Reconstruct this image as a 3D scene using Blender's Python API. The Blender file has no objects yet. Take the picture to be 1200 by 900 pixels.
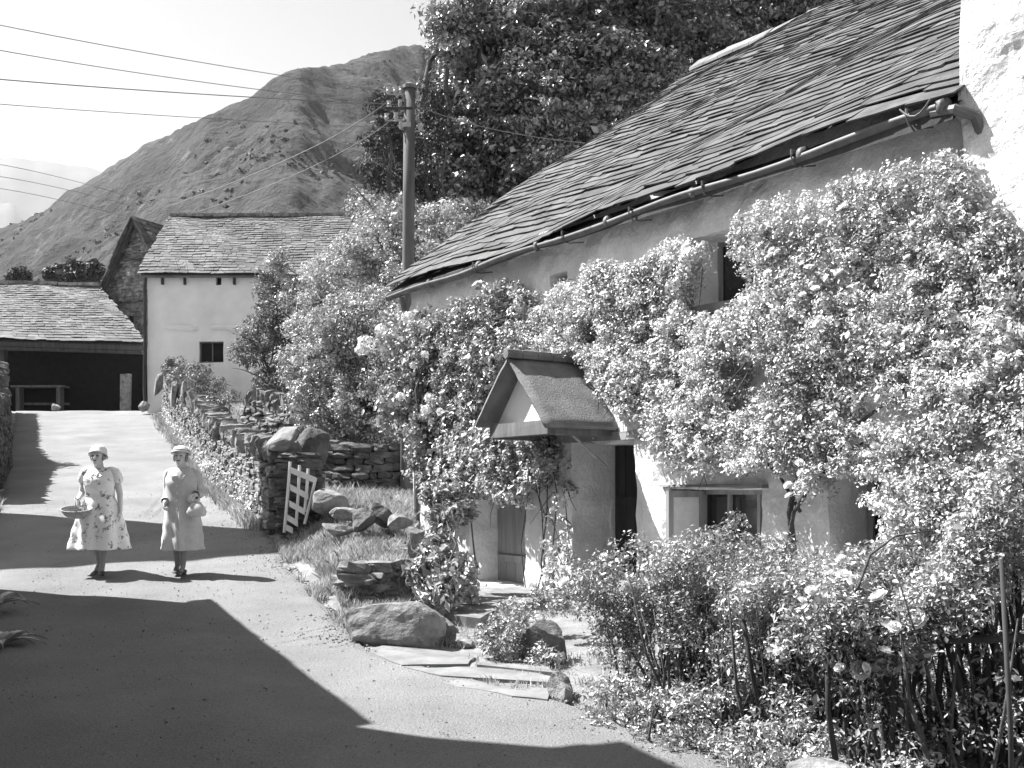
import bpy, bmesh, math, random
import numpy as np
from mathutils import Vector, Matrix
C = bpy.context.scene
col = C.collection
rng = np.random.default_rng(7)
random.seed(7)

# ------------------------------------------------------------------ camera, sky, sun, exposure
F = 1250.0
cam = bpy.data.cameras.new('camera'); camo = bpy.data.objects.new('camera', cam); col.objects.link(camo)
camo.location = (0, 0, 1.65); camo.rotation_euler = (math.pi/2, 0, 0)
cam.sensor_width = 36; cam.lens = 36*F/1200; cam.shift_y = 123/1200
cam.clip_start = .1; cam.clip_end = 20000
C.camera = camo
C.render.resolution_x = 1024; C.render.resolution_y = 768
SE = math.radians(52); SX, SY = -.944, .328
w = bpy.data.worlds.new('World'); C.world = w; w.use_nodes = True
nt = w.node_tree; nt.nodes.clear()
sky = nt.nodes.new('ShaderNodeTexSky'); sky.sky_type = 'NISHITA'; sky.sun_disc = False
sky.sun_elevation = SE; sky.sun_rotation = math.atan2(SX, SY) % (2*math.pi)
sky.air_density = 1.0; sky.dust_density = .8; sky.ozone_density = 1.0
bw = nt.nodes.new('ShaderNodeRGBToBW'); bg = nt.nodes.new('ShaderNodeBackground'); wo = nt.nodes.new('ShaderNodeOutputWorld')
bg.inputs['Strength'].default_value = .066
nt.links.new(sky.outputs[0], bw.inputs[0]); nt.links.new(bw.outputs[0], bg.inputs[0]); nt.links.new(bg.outputs[0], wo.inputs[0])
sl = bpy.data.lights.new('sun', 'SUN'); sl.energy = 4.3; sl.angle = math.radians(.5); sl.color = (1, 1, 1)
so = bpy.data.objects.new('sun', sl); col.objects.link(so)
so.rotation_euler = Vector((-SX*math.cos(SE), -SY*math.cos(SE), -math.sin(SE))).to_track_quat('-Z', 'Y').to_euler()
C.view_settings.view_transform = 'Standard'; C.view_settings.look = 'None'
C.view_settings.exposure = 1.84; C.view_settings.gamma = 1
C.view_settings.use_curve_mapping = False

# ------------------------------------------------------------------ helpers
def link(o, parent=None):
    col.objects.link(o)
    if parent is not None: o.parent = parent
    return o
def tag(o, label=None, cat=None, group=None, kind=None):
    if label: o['label'] = label
    if cat: o['category'] = cat
    if group: o['group'] = group
    if kind: o['kind'] = kind
    return o
def empty(name, loc=(0, 0, 0), rz=0, label=None, cat=None, group=None):
    o = bpy.data.objects.new(name, None); o.location = loc; o.rotation_euler = (0, 0, rz); link(o)
    return tag(o, label, cat, group)
def mk(name, V, Fc, mat, parent=None, smooth=False, fl=None):
    """V Nx3, Fc list of faces or (M,k) array"""
    me = bpy.data.meshes.new(name)
    V = np.asarray(V, dtype=np.float32)
    if isinstance(Fc, np.ndarray):
        k = Fc.shape[1]; n = len(Fc)
        me.vertices.add(len(V)); me.vertices.foreach_set('co', V.ravel())
        me.loops.add(n*k); me.loops.foreach_set('vertex_index', Fc.astype(np.int32).ravel())
        me.polygons.add(n); me.polygons.foreach_set('loop_start', np.arange(0, n*k, k, dtype=np.int32))
        me.update(calc_edges=True)
    else:
        me.from_pydata(V.tolist(), [], Fc); me.update()
    if smooth: me.polygons.foreach_set('use_smooth', [True]*len(me.polygons))
    if mat is not None: me.materials.append(mat)
    o = bpy.data.objects.new(name, me); link(o, parent)
    return o
class MB:
    def __init__(s): s.V = []; s.F = []; s.n = 0
    def add(s, V, Fc):
        s.V.append(np.asarray(V, float)); s.F += [tuple(int(i)+s.n for i in f) for f in Fc]; s.n += len(V); return s
    def box(s, lo, hi, jit=0):
        x0, y0, z0 = lo; x1, y1, z1 = hi
        V = np.array([(x0,y0,z0),(x1,y0,z0),(x1,y1,z0),(x0,y1,z0),(x0,y0,z1),(x1,y0,z1),(x1,y1,z1),(x0,y1,z1)], float)
        if jit: V += rng.normal(0, jit, V.shape)
        return s.add(V, [(0,3,2,1),(4,5,6,7),(0,1,5,4),(1,2,6,5),(2,3,7,6),(3,0,4,7)])
    def tube(s, pts, rad, n=6, cap=True):
        pts = np.asarray(pts, float); m = len(pts)
        rad = np.broadcast_to(np.asarray(rad, float), (m,))
        V = []
        T = np.gradient(pts, axis=0); T /= np.linalg.norm(T, axis=1)[:, None]+1e-9
        ref = np.array([0, 0, 1.]) if abs(T[0][2]) < .9 else np.array([1., 0, 0])
        a = np.cross(T[0], ref)
        for i in range(m):
            a = a-T[i]*(a@T[i]); a /= np.linalg.norm(a)+1e-9; b = np.cross(T[i], a)   # frame carried along the path
            for k in range(n):
                t = 2*math.pi*k/n; V.append(pts[i]+rad[i]*(a*math.cos(t)+b*math.sin(t)))
        Fc = [(i*n+k, i*n+(k+1) % n, (i+1)*n+(k+1) % n, (i+1)*n+k) for i in range(m-1) for k in range(n)]
        if cap: Fc += [tuple(range(n))[::-1], tuple((m-1)*n+k for k in range(n))]
        return s.add(V, Fc)
    def build(s, name, mat, parent=None, smooth=False):
        return mk(name, np.concatenate(s.V), s.F, mat, parent, smooth)

def _h(ix, iy, iz, seed):
    n = (ix.astype(np.int64)*374761393 + iy.astype(np.int64)*668265263 + iz.astype(np.int64)*2147483647 + seed*1274126177) & 0xffffffff
    n = ((n ^ (n >> 13))*1274126177) & 0xffffffff
    n = (n ^ (n >> 16)) & 0xffff
    return n/32767.5-1
def vn(P, seed=0):
    P = np.asarray(P, float); i = np.floor(P).astype(np.int64); f = P-i; f = f*f*(3-2*f); r = 0
    for dx in (0, 1):
        for dy in (0, 1):
            for dz in (0, 1):
                wgt = (f[..., 0] if dx else 1-f[..., 0])*(f[..., 1] if dy else 1-f[..., 1])*(f[..., 2] if dz else 1-f[..., 2])
                r = r+wgt*_h(i[..., 0]+dx, i[..., 1]+dy, i[..., 2]+dz, seed)
    return r
def fbm(P, octv=4, seed=0):
    P = np.asarray(P, float); a = 1; r = 0
    for k in range(octv): r = r+a*vn(P*2**k+k*17.3, seed+k); a *= .5
    return r
def fb2(X, Y, sc, octv=4, seed=0):
    X, Y = np.broadcast_arrays(np.asarray(X, float), np.asarray(Y, float))
    return fbm(np.stack([X*sc, Y*sc, np.zeros_like(X)+.5], -1), octv, seed)
def sm(x): x = np.clip(x, 0, 1); return x*x*(3-2*x)

# materials ---------------------------------------------------------------
def mat(name, lo, hi=None, rough=.9, scale=6, detail=6, bump=.3, bscale=None, bdist=.02, spots=None, trans=0, island=0, spec=.3, contrast=(.35, .65), stretch=None, fine=None):
    """grey material: noise between lo and hi; spots=(value, scale, threshold) ; island = random per leaf/stone"""
    m = bpy.data.materials.new(name); m.use_nodes = True; t = m.node_tree; N = t.nodes; Lk = t.links; N.clear()
    out = N.new('ShaderNodeOutputMaterial'); p = N.new('ShaderNodeBsdfPrincipled')
    p.inputs['Roughness'].default_value = rough; p.inputs['Specular IOR Level'].default_value = spec
    hi = lo if hi is None else hi
    tc = N.new('ShaderNodeTexCoord'); src = tc.outputs['Object']
    if stretch:
        mp = N.new('ShaderNodeMapping'); mp.inputs['Scale'].default_value = stretch; Lk.new(src, mp.inputs[0]); src = mp.outputs[0]
    n1 = N.new('ShaderNodeTexNoise'); n1.inputs['Scale'].default_value = scale; n1.inputs['Detail'].default_value = detail; n1.inputs['Roughness'].default_value = .62
    Lk.new(src, n1.inputs['Vector'])
    cr = N.new('ShaderNodeMapRange'); cr.inputs['From Min'].default_value = contrast[0]; cr.inputs['From Max'].default_value = contrast[1]
    cr.inputs['To Min'].default_value = lo; cr.inputs['To Max'].default_value = hi
    Lk.new(n1.outputs['Fac'], cr.inputs['Value']); v = cr.outputs[0]
    if spots:
        n2 = N.new('ShaderNodeTexNoise'); n2.inputs['Scale'].default_value = spots[1]; n2.inputs['Detail'].default_value = 5; n2.inputs['Roughness'].default_value = .7
        Lk.new(src, n2.inputs['Vector'])
        r2 = N.new('ShaderNodeMapRange'); r2.inputs['From Min'].default_value = spots[2]; r2.inputs['From Max'].default_value = spots[2]+.07
        Lk.new(n2.outputs['Fac'], r2.inputs['Value'])
        mx = N.new('ShaderNodeMix'); mx.data_type = 'FLOAT'; Lk.new(r2.outputs[0], mx.inputs[0]); Lk.new(v, mx.inputs[2]); mx.inputs[3].default_value = spots[0]; v = mx.outputs[0]
    if fine:
        n4 = N.new('ShaderNodeTexNoise'); n4.inputs['Scale'].default_value = fine[1]; n4.inputs['Detail'].default_value = 4; n4.inputs['Roughness'].default_value = .8; Lk.new(src, n4.inputs['Vector'])
        r4 = N.new('ShaderNodeMapRange'); r4.inputs['From Min'].default_value = .3; r4.inputs['From Max'].default_value = .7; r4.inputs['To Min'].default_value = 1-fine[0]; r4.inputs['To Max'].default_value = 1+fine[0]; Lk.new(n4.outputs['Fac'], r4.inputs['Value'])
        m4 = N.new('ShaderNodeMath'); m4.operation = 'MULTIPLY'; Lk.new(v, m4.inputs[0]); Lk.new(r4.outputs[0], m4.inputs[1]); v = m4.outputs[0]
    if island:
        g = N.new('ShaderNodeNewGeometry'); r3 = N.new('ShaderNodeMapRange'); r3.inputs['To Min'].default_value = 1-island; r3.inputs['To Max'].default_value = 1+island
        Lk.new(g.outputs['Random Per Island'], r3.inputs['Value'])
        mu = N.new('ShaderNodeMath'); mu.operation = 'MULTIPLY'; Lk.new(v, mu.inputs[0]); Lk.new(r3.outputs[0], mu.inputs[1]); v = mu.outputs[0]
    Lk.new(v, p.inputs['Base Color'])
    if bump:
        n3 = N.new('ShaderNodeTexNoise'); n3.inputs['Scale'].default_value = bscale or scale*4; n3.inputs['Detail'].default_value = 6; n3.inputs['Roughness'].default_value = .65
        Lk.new(src, n3.inputs['Vector'])
        b = N.new('ShaderNodeBump'); b.inputs['Strength'].default_value = bump; b.inputs['Distance'].default_value = bdist
        Lk.new(n3.outputs['Fac'], b.inputs['Height']); Lk.new(b.outputs[0], p.inputs['Normal'])
    if trans:
        tr = N.new('ShaderNodeBsdfTranslucent'); Lk.new(v, tr.inputs['Color'])
        ms = N.new('ShaderNodeMixShader'); ms.inputs[0].default_value = trans
        Lk.new(p.outputs[0], ms.inputs[1]); Lk.new(tr.outputs[0], ms.inputs[2]); Lk.new(ms.outputs[0], out.inputs[0])
    else: Lk.new(p.outputs[0], out.inputs[0])
    return m
M = {}
M['road'] = mat('pale gravel road', .17, .26, .95, .8, 12, .9, 55, .03, spots=(.34, 30, .66), fine=(.4, 70), contrast=(.3, .7))
M['earth'] = mat('verge soil and short grass', .15, .28, .95, 3, 8, .8, 25, .03)
M['plaster'] = mat('limewashed rough plaster', .66, .86, .9, 2.2, 8, .8, 9, .05, spots=(.40, 4, .655), fine=(.10, 26))
M['plaster_rough'] = mat('pitted limewash', .60, .84, .9, 4, 9, .9, 14, .05, spots=(.34, 14, .645), fine=(.12, 40))
M['plaster_grey'] = mat('barn plaster', .66, .80, .9, .8, 8, .3, 6, .03, spots=(.40, 2.2, .68))
M['slate'] = mat('weathered slate', .04, .10, .8, 3.5, 8, .6, 22, .015, spots=(.24, 9, .68), island=.35, spec=.4)
M['slate_far'] = mat('barn slates', .08, .15, .8, 1.3, 8, .3, 8, .02, island=.35)
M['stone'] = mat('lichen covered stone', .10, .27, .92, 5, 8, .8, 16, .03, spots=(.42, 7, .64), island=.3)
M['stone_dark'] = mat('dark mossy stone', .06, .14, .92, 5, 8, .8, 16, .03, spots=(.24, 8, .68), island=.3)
M['rubble'] = mat('rubble gable stone', .10, .26, .92, 4, 8, .8, 10, .04, island=.4)
M['flag'] = mat('worn flagstone', .13, .24, .85, 3, 7, .3, 20, .01)
M['wood'] = mat('weathered timber', .10, .18, .85, 9, 6, .5, 30, .01, stretch=(1, 1, .12))
M['pole'] = mat('tarred pole', .07, .13, .85, 9, 6, .5, 30, .01, stretch=(1, 1, .12))
M['wood_dark'] = mat('dark old timber', .03, .06, .8, 9, 6, .5, 30, .01, stretch=(1, 1, .15))
M['wood_pale'] = mat('pale grey boards', .22, .34, .8, 9, 6, .4, 30, .008, stretch=(1, 1, .1))
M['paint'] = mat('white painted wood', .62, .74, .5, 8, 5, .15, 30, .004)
M['iron'] = mat('painted iron gutter', .09, .15, .6, 6, 6, .25, 30, .004, spots=(.22, 12, .65), spec=.4)
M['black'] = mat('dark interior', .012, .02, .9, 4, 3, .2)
M['glass'] = mat('window glass', .02, .03, .08, 4, 2, 0, spec=.8)
M['cement'] = mat('roughcast cement roof', .15, .25, .95, 3, 7, .9, 45, .02)
M['ceramic'] = mat('porcelain', .3, .4, .25, 4, 2, 0, spec=.6)
M['leaf_rose'] = mat('rose leaves', .34, .72, .36, 2.0, 5, 0, island=.5, trans=.18, spec=.8)
M['leaf_bright'] = mat('bright shrub leaves', .25, .56, .36, 1.0, 5, 0, island=.55, trans=.18, spec=.5)
M['leaf_mid'] = mat('mid leaves', .25, .46, .36, 1.5, 4, 0, island=.45, trans=.16, spec=.5)
M['leaf_maple'] = mat('broad tree leaves', .13, .26, .35, .6, 4, 0, island=.45, trans=.16, spec=.5)
M['leaf_hedge'] = mat('hedge leaves', .20, .46, .38, 2.0, 5, 0, island=.55, trans=.15, spec=.7)
M['leaf_deep'] = mat('deep green shrub leaves', .12, .22, .45, 1.5, 4, 0, island=.45, trans=.15)
M['leaf_dark'] = mat('dark evergreen leaves', .03, .055, .6, 1.5, 4, 0, island=.4, trans=.1)
M['grass'] = mat('grass blades', .30, .52, .7, 2, 4, 0, island=.45, trans=.25)
M['petal'] = mat('white petals', .72, .82, .7, 5, 3, 0, trans=.25, island=.08)
M['bark'] = mat('bark', .05, .11, .95, 12, 6, .8, 30, .02)
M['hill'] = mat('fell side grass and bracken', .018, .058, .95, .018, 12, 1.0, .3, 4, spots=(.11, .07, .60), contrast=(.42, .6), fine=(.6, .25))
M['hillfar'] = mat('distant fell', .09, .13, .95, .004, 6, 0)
M['skin'] = mat('skin', .54, .60, .5, 10, 3, 0)
M['feature'] = mat('eyes and lips', .05, .06, .4, 10, 3, 0)
M['hair'] = mat('grey hair', .16, .3, .6, 40, 4, .4, 90, .004)
M['stocking'] = mat('stockings', .24, .28, .6, 10, 3, 0)
M['shoe'] = mat('leather shoe', .07, .09, .4, 10, 3, 0)
M['coat'] = mat('light wool coat', .48, .54, .85, 20, 5, .2, 200, .002)
M['dress'] = mat('printed cotton dress', .78, .84, .8, 3, 3, 0, spots=(.20, 12, .545))
M['hat'] = mat('white hat', .66, .72, .8, 30, 3, .2, 100, .003)
M['wicker'] = mat('wicker', .24, .42, .7, 40, 4, .8, 90, .006)
M['bag'] = mat('pale woven bag', .55, .64, .7, 40, 3, .5, 120, .004)

# ------------------------------------------------------------------ ground profile
RY = np.array([-60, 0, 6, 10, 13.4, 17, 25, 33, 41, 48, 60, 9000.]); RZ = np.array([-1.5, -.25, .05, .28, .56, 1.01, 2.1, 3.35, 4.66, 4.9, 5.0, 5.0])
_fy = np.linspace(-60, 80, 1401); _fz = np.interp(_fy, RY, RZ); _k = np.hanning(15); _fz[7:-7] = np.convolve(_fz, _k/_k.sum(), 'same')[7:-7]
def rz(Y): return np.interp(Y, _fy, _fz)
def Rr(Y): return np.interp(Y, [-60, 0, 3, 5, 6.3, 7.5, 9.2, 11.8, 15.6, 16.5, 21.7, 30, 38, 42, 60, 80], [5, 3.5, 2.5, 1.9, 1.26, .5, -1.15, -2.08, -3.37, -3.75, -6.1, -9.3, -12.5, -14.2, -20, -26])
def Lr(Y): return np.interp(Y, [-60, 0, 6, 9, 12, 13.4, 19, 30, 42, 60, 80], [0, -1.8, -3.4, -4.7, -6.2, -6.9, -9.2, -14.2, -19.6, -27, -35])
W0 = np.array([3.652, 8.572]); A = np.array([.5276, -.8495]); B = np.array([.8495, .5276]); RZW = math.atan2(A[1], A[0])
def toloc(X, Y): return (X-W0[0])*A[0]+(Y-W0[1])*A[1], (X-W0[0])*B[0]+(Y-W0[1])*B[1]
def toW(lx, ly, z=0): return np.array([W0[0]+lx*A[0]+ly*B[0], W0[1]+lx*A[1]+ly*B[1], z])
def g(X, Y):
    X, Y = np.broadcast_arrays(np.asarray(X, float), np.asarray(Y, float))
    z = rz(Y).copy(); d = X-Rr(Y)
    bank = sm((Y-11.3)/1.5)*sm(d/.9)*(.26+.08*sm((Y-15)/3))
    z = z+bank
    far = sm((Y-17)/3)*np.clip(d-1.0, 0, 12)*.05
    z = z+far
    lx, ly = toloc(X, Y)
    xb = np.interp(Y, [11, 12.3, 13, 16, 17.5], [-2.2, -1.75, -1.3, -1.5, -1.75])
    yard = sm((X-xb)/.25)*sm((17.6-Y)/.8)*sm((Y-10.6)/.8)
    yard2 = sm(d/1.3)*sm((11.5-Y)/1.0)
    t = np.maximum(yard, yard2)
    target = .30-.16*sm((-ly-1.2)/2.6)*sm((12-Y)/3)
    z = z*(1-t)+target*t
    z = z+.12*sm((Lr(Y)-X)/.8)
    out = np.clip(np.maximum(X-Rr(Y), Lr(Y)-X)/.3, 0, 1)
    near = np.clip(1-(np.abs(X)+np.abs(Y))/200, 0, 1)
    z = z+out*near*.03*fb2(X, Y, 1.3, 3, 3)
    return z
def P(px, py, Y): return np.array([(px-600)/F*Y, Y, 1.65+(573-py)/F*Y])
def PX(px, Y): return (px-600)/F*Y
def Lw(px, py, ly=0.0):
    """where the line of sight through a photo pixel meets the vertical plane ly in front of the cottage wall"""
    k = (px-600)/F
    # (k*Y, Y).B - W0.B = ly
    Y = (ly+W0@B)/(k*B[0]+B[1]); p = P(px, py, Y); lx, _ = toloc(p[0], p[1]); return lx, p[2]

# ground sheet
def axis(segs): return np.unique(np.concatenate([np.linspace(a, b, n) for a, b, n in segs]))
xs = axis([(-5000, -300, 10), (-300, -30, 16), (-30, -10, 41), (-10, 6, 115), (6, 30, 25), (30, 300, 14), (300, 5000, 8)])
ys = axis([(-300, 0, 12), (0, 3, 7), (3, 20, 125), (20, 62, 85), (62, 300, 12), (300, 6000, 10)])
XX, YY = np.meshgrid(xs, ys); ZZ = g(XX, YY)
d_in = np.minimum(Rr(YY)-XX, XX-Lr(YY)); ZZ = ZZ-.07*np.clip(d_in/.12, 0, 1)
nx, ny = len(xs), len(ys)
def gridf(nx, ny):
    i, j = np.meshgrid(np.arange(nx-1), np.arange(ny-1)); a = (j*nx+i).ravel(); return np.stack([a, a+1, a+nx+1, a+nx], 1)
tag(mk('ground', np.stack([XX, YY, ZZ], -1).reshape(-1, 3), gridf(nx, ny), M['earth'], smooth=True), 'rough verge soil and short grass around the lane', kind='structure')
# road sheet
yr = axis([(-8, 3, 12), (3, 22, 190), (22, 70, 120)]); u = np.linspace(0, 1, 41)
UU, YR = np.meshgrid(u, yr)
Lx = Lr(YR)+.10*fb2(YR, YR*0, 1.2, 4, 8); Rx = Rr(YR)+.14*fb2(YR, YR*0+9, 1.6, 4, 9)
XR = Lx+(Rx-Lx)*UU; ZR = rz(YR)-.018*(np.exp(-((UU-.3)/.07)**2)+np.exp(-((UU-.68)/.07)**2))+.02*np.sin(UU*math.pi)+.012*fb2(XR, YR, 1.0, 3, 5)-.07*((UU < .01) | (UU > .99))
tag(mk('road', np.stack([XR, YR, ZR], -1).reshape(-1, 3), gridf(41, len(yr)), M['road'], smooth=True), 'pale gravel lane climbing past the cottage', kind='structure')

# loose stones on the lane
mb = MB(); n = 6500; Yp_ = 5.2+17*rng.uniform(0, 1, n)**1.6; side = rng.uniform(0, 1, n)
for i in range(n):
    a, b = float(Lr(Yp_[i])), float(Rr(Yp_[i])); x_ = (b-abs(rng.normal(0, .28)) if side[i] < .55 else a+(b-a)*rng.uniform(0, 1)); r_ = abs(rng.normal(.004, .005))+.003
    if side[i] > .55: r_ *= .7
    uu = (x_-a)/(b-a); z_ = float(rz(Yp_[i]))+.02*math.sin(uu*math.pi)
    V_ = np.array([(1, 0, 0), (-1, 0, 0), (0, 1, 0), (0, -1, 0), (0, 0, .7), (0, 0, -.7)])*r_*rng.uniform(.6, 1.4, (6, 1)); mb.add(V_+np.array([x_, Yp_[i], z_+r_*.3]), [(0, 2, 4), (2, 1, 4), (1, 3, 4), (3, 0, 4), (2, 0, 5), (1, 2, 5), (3, 1, 5), (0, 3, 5)])
tag(mb.build('gravel', M['stone'], None), 'loose gravel scattered on the lane and along its right edge', 'gravel', kind='stuff')
# ------------------------------------------------------------------ hills
skx = [-260, 0, 60, 110, 200, 290, 322, 340, 385, 440, 470, 492, 510, 530, 600, 700, 850, 1300]
sky_ = [330, 268, 238, 204, 155, 116, 88, 80, 75, 60, 52, 51, 60, 72, 120, 170, 210, 300]
pxs = np.linspace(-260, 1250, 420); Yh = np.concatenate([np.linspace(80, 330, 170), np.linspace(332, 660, 110), np.linspace(665, 900, 12)])
PXg, YHg = np.meshgrid(pxs, Yh); T = (573-np.interp(PXg, skx, sky_))/F
Yn_ = np.interp(PXg, [-260, 0, 300, 340, 520, 1250], [105, 95, 80, 84, 135, 160]); Yf_ = 360+np.interp(PXg, [-260, 0, 150, 240, 300, 350, 410, 520, 1250], [130, 70, 34, 12, 8, 18, 55, 130, 210])+10*fb2(PXg*.02, YHg*.012, 1, 3, 61)
s = (YHg-Yn_)/(Yf_-Yn_)
prof = np.where(s <= 1, .10+.90*np.clip(s, 0, 1)**.75, 1-.55*np.clip(s-1, 0, 1.2))
XH = (PXg-600)/F*YHg
ZH = 1.65+YHg*T*prof
rid = 1-np.abs(fb2(XH, YHg, .026, 6, 21)); rough_n = fb2(XH, YHg, .09, 4, 22)
amp = np.clip(s, .1, 1)
calm = np.clip((1.06-s)/.22, .3, 1)
zt_ = ZH+((rid-.75)*10*amp*np.clip(1.25-np.abs(s-.5), .25, 1)+rough_n*2.6*amp+fb2(XH, YHg, .3, 3, 29)*.9*amp)*calm
ZH = zt_-6*amp*calm*np.clip(np.sin((ZH+12*fb2(XH, YHg, .01, 3, 44))*.16)-.55, 0, 1)
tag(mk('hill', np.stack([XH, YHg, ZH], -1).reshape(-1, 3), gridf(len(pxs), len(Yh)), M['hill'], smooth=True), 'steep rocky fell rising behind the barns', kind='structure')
# bracken and heather tufts on the fell
_n = 5200; _j = rng.integers(8, 225, _n); _i = rng.integers(5, 330, _n); _k = fb2(XH[_j, _i], YHg[_j, _i], .03, 4, 66) > .12; _j, _i = _j[_k], _i[_k]
HB = np.stack([XH[_j, _i], YHg[_j, _i], ZH[_j, _i]], 1)
# ------------------------------------------------------------------
for nm, Y0, sx, sy, lab in (('far_hill', 3500, [-500, 0, 50, 75, 105, 160, 300, 600], [200, 188, 187, 192, 197, 215, 260, 300], 'faint long fell on the hazy skyline'),
                            ('far_hill', 2400, [-500, -20, 12, 30, 70, 150, 500], [215, 240, 240, 252, 262, 290, 330], 'low faint wooded hill below the far skyline')):
    q = np.linspace(-500, 600, 160); rr = np.linspace(-1, 1, 14); Q, R_ = np.meshgrid(q, rr)
    Yq = Y0*(1+.25*R_); Zq = 1.65+Y0*(573-np.interp(Q, sx, sy)-6*fb2(Q, Q*0, .02, 4, 5))/F*(1-np.abs(R_)**1.5)+fb2(Q, Yq, .01, 3, 9)*4
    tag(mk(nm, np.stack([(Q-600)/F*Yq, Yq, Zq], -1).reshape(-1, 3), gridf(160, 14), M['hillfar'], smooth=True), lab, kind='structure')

# ------------------------------------------------------------------ stones, leaves
def _cube(n):
    bm = bmesh.new(); bmesh.ops.create_cube(bm, size=2); bmesh.ops.subdivide_edges(bm, edges=bm.edges[:], cuts=n, use_grid_fill=True)
    V = np.array([v.co[:] for v in bm.verts]); Fc = [[v.index for v in f.verts] for f in bm.faces]; bm.free(); return V, Fc
CV, CF = _cube(2)
_l = np.linalg.norm(CV, axis=1)[:, None]; CVR = CV*.72+CV/_l*.38
def stone_block(mb, c, half, rot=0, jit=.10, tilt=0):
    V = CVR*half*(1+rng.normal(0, jit, 3)*.5)
    V = V+rng.normal(0, 1, V.shape)*np.array(half)*jit
    a, b = rot, tilt+rng.normal(0, .06)
    Rz = np.array([[math.cos(a), -math.sin(a), 0], [math.sin(a), math.cos(a), 0], [0, 0, 1]]); Ry = np.array([[math.cos(b), 0, math.sin(b)], [0, 1, 0], [-math.sin(b), 0, math.cos(b)]])
    mb.add(V@(Rz@Ry).T+np.array(c), CF)
def rock(name, c, half, m, label, cat='boulder', rot=(0, 0, 0), seed=0, cuts=14, sub=5, parent=None, group=None, rough=.10, cutd=.50):
    bm = bmesh.new(); bmesh.ops.create_icosphere(bm, subdivisions=sub, radius=1)
    V = np.array([v.co[:] for v in bm.verts]); Fc = [[v.index for v in f.verts] for f in bm.faces]; bm.free()
    r = np.random.default_rng(seed+100)
    for k in range(cuts):
        d = r.normal(0, 1, 3); d /= np.linalg.norm(d); lim = r.uniform(cutd, cutd+.2); e = V@d-lim; V = V-np.clip(e, 0, None)[:, None]*d*.92
    V = V*(1+rough*fbm(V*1.6+seed, 6, seed))[:, None]*1.3
    V = V*np.array(half)
    V = V@np.array(Matrix.Rotation(rot[0], 3, 'X') @ Matrix.Rotation(rot[1], 3, 'Y')).T
    o = mk(name, V, Fc, m, parent, smooth=False); o.location = c; o.rotation_euler = (0, 0, rot[2])
    for p_ in o.data.polygons: pass
    tag(o, label, cat, group); return o
def leaves(name, Pc, Nrm, size, m, parent=None, aspect=.5, fold=.25, droop=None, kite=False):
    """Pc centres Nx3, Nrm preferred normals, size N"""
    n = len(Pc); size = np.broadcast_to(size, (n,))[:, None]
    N_ = Nrm+rng.normal(0, .55, (n, 3)); N_ /= np.linalg.norm(N_, axis=1)[:, None]+1e-9
    T = rng.normal(0, 1, (n, 3)); 
    if droop is not None: T = T+np.array(droop)
    T = T-(T*N_).sum(1)[:, None]*N_; T /= np.linalg.norm(T, axis=1)[:, None]+1e-9
    Bt = np.cross(N_, T)
    size = size*np.exp(rng.normal(0, .28, (n, 1))); w_ = aspect*rng.uniform(.65, 1.35, (n, 1))
    b0 = Pc-T*size*.5; tip = Pc+T*size*.5-N_*size*.12; mid = Pc+N_*size*.03-T*size*.04
    l = Pc+Bt*size*w_*.5+N_*size*fold*w_*.5-T*size*.06; r = Pc-Bt*size*w_*.5+N_*size*fold*w_*.5-T*size*.06
    V = np.stack([b0, r, tip, l], 1).reshape(-1, 3)
    i = np.arange(n)*4
    Fc = np.concatenate([np.stack([i, i+1, i+2], 1), np.stack([i, i+2, i+3], 1)])
    return mk(name, V, Fc, m, parent)
def clumps(cent, rad, k, flat=.8, up=.5, out=1.0):
    """k leaves on the outer shell of each clump; returns positions and normals"""
    n = len(cent); D = rng.normal(0, 1, (n, k, 3)); D[..., 2] += .25; D /= np.linalg.norm(D, axis=2)[..., None]
    R_ = rng.uniform(.45, 1.05, (n, k, 1)); rad = np.broadcast_to(rad, (n,))[:, None, None]
    Pp = cent[:, None, :]+D*R_*rad*np.array([1, 1, flat]); Nn = D*out+np.array([0, 0, up])
    return Pp.reshape(-1, 3), Nn.reshape(-1, 3)
def shell(c, r, n, lo=.55, hi=1.0):
    D = rng.normal(0, 1, (n, 3)); D /= np.linalg.norm(D, axis=1)[:, None]
    q = rng.uniform(lo**2, hi**2, (n, 1))**.5
    bump = 1+.18*vn(D*2.3+c[0], 5)[:, None]
    return np.array(c)+D*q*bump*np.array(r)
def blobs_px(bl, dens, rc, k, depth=.75, flat=.8):
    """bl: (px,py,Y,rpx[,rypx]) -> leaf positions"""
    cs = []
    for b in bl:
        px, py, Y, rp = b[:4]; ry = b[4] if len(b) > 4 else rp
        c = P(px, py, Y); r = (rp/F*Y, rp/F*Y*depth, ry/F*Y); area = (r[0]*r[2]+r[0]*r[1]+r[1]*r[2])*4.2
        cs.append(shell(c, r, max(3, int(area*dens))))
    cs = np.concatenate(cs); return clumps(cs, rc*rng.uniform(.6, 1.3, len(cs)), k, flat)
def limbs(mb, base, targets, r0, r1=.02, bend=.25, n=7):
    base = np.array(base, float)
    for t in targets:
        t = np.array(t, float); ts = np.linspace(0, 1, n)[:, None]
        L_ = np.linalg.norm(t-base)
        pts = base+(t-base)*ts+np.sin(ts*math.pi)*rng.normal(0, bend*.3*L_, 3)*np.array([1, 1, .3])+np.array([0, 0, 1])*np.sin(ts*math.pi)*L_*.06
        pts[1:-1] += rng.normal(0, .02*L_, (n-2, 3))
        mb.tube(pts, np.linspace(r0, r1, n), 6)

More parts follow.
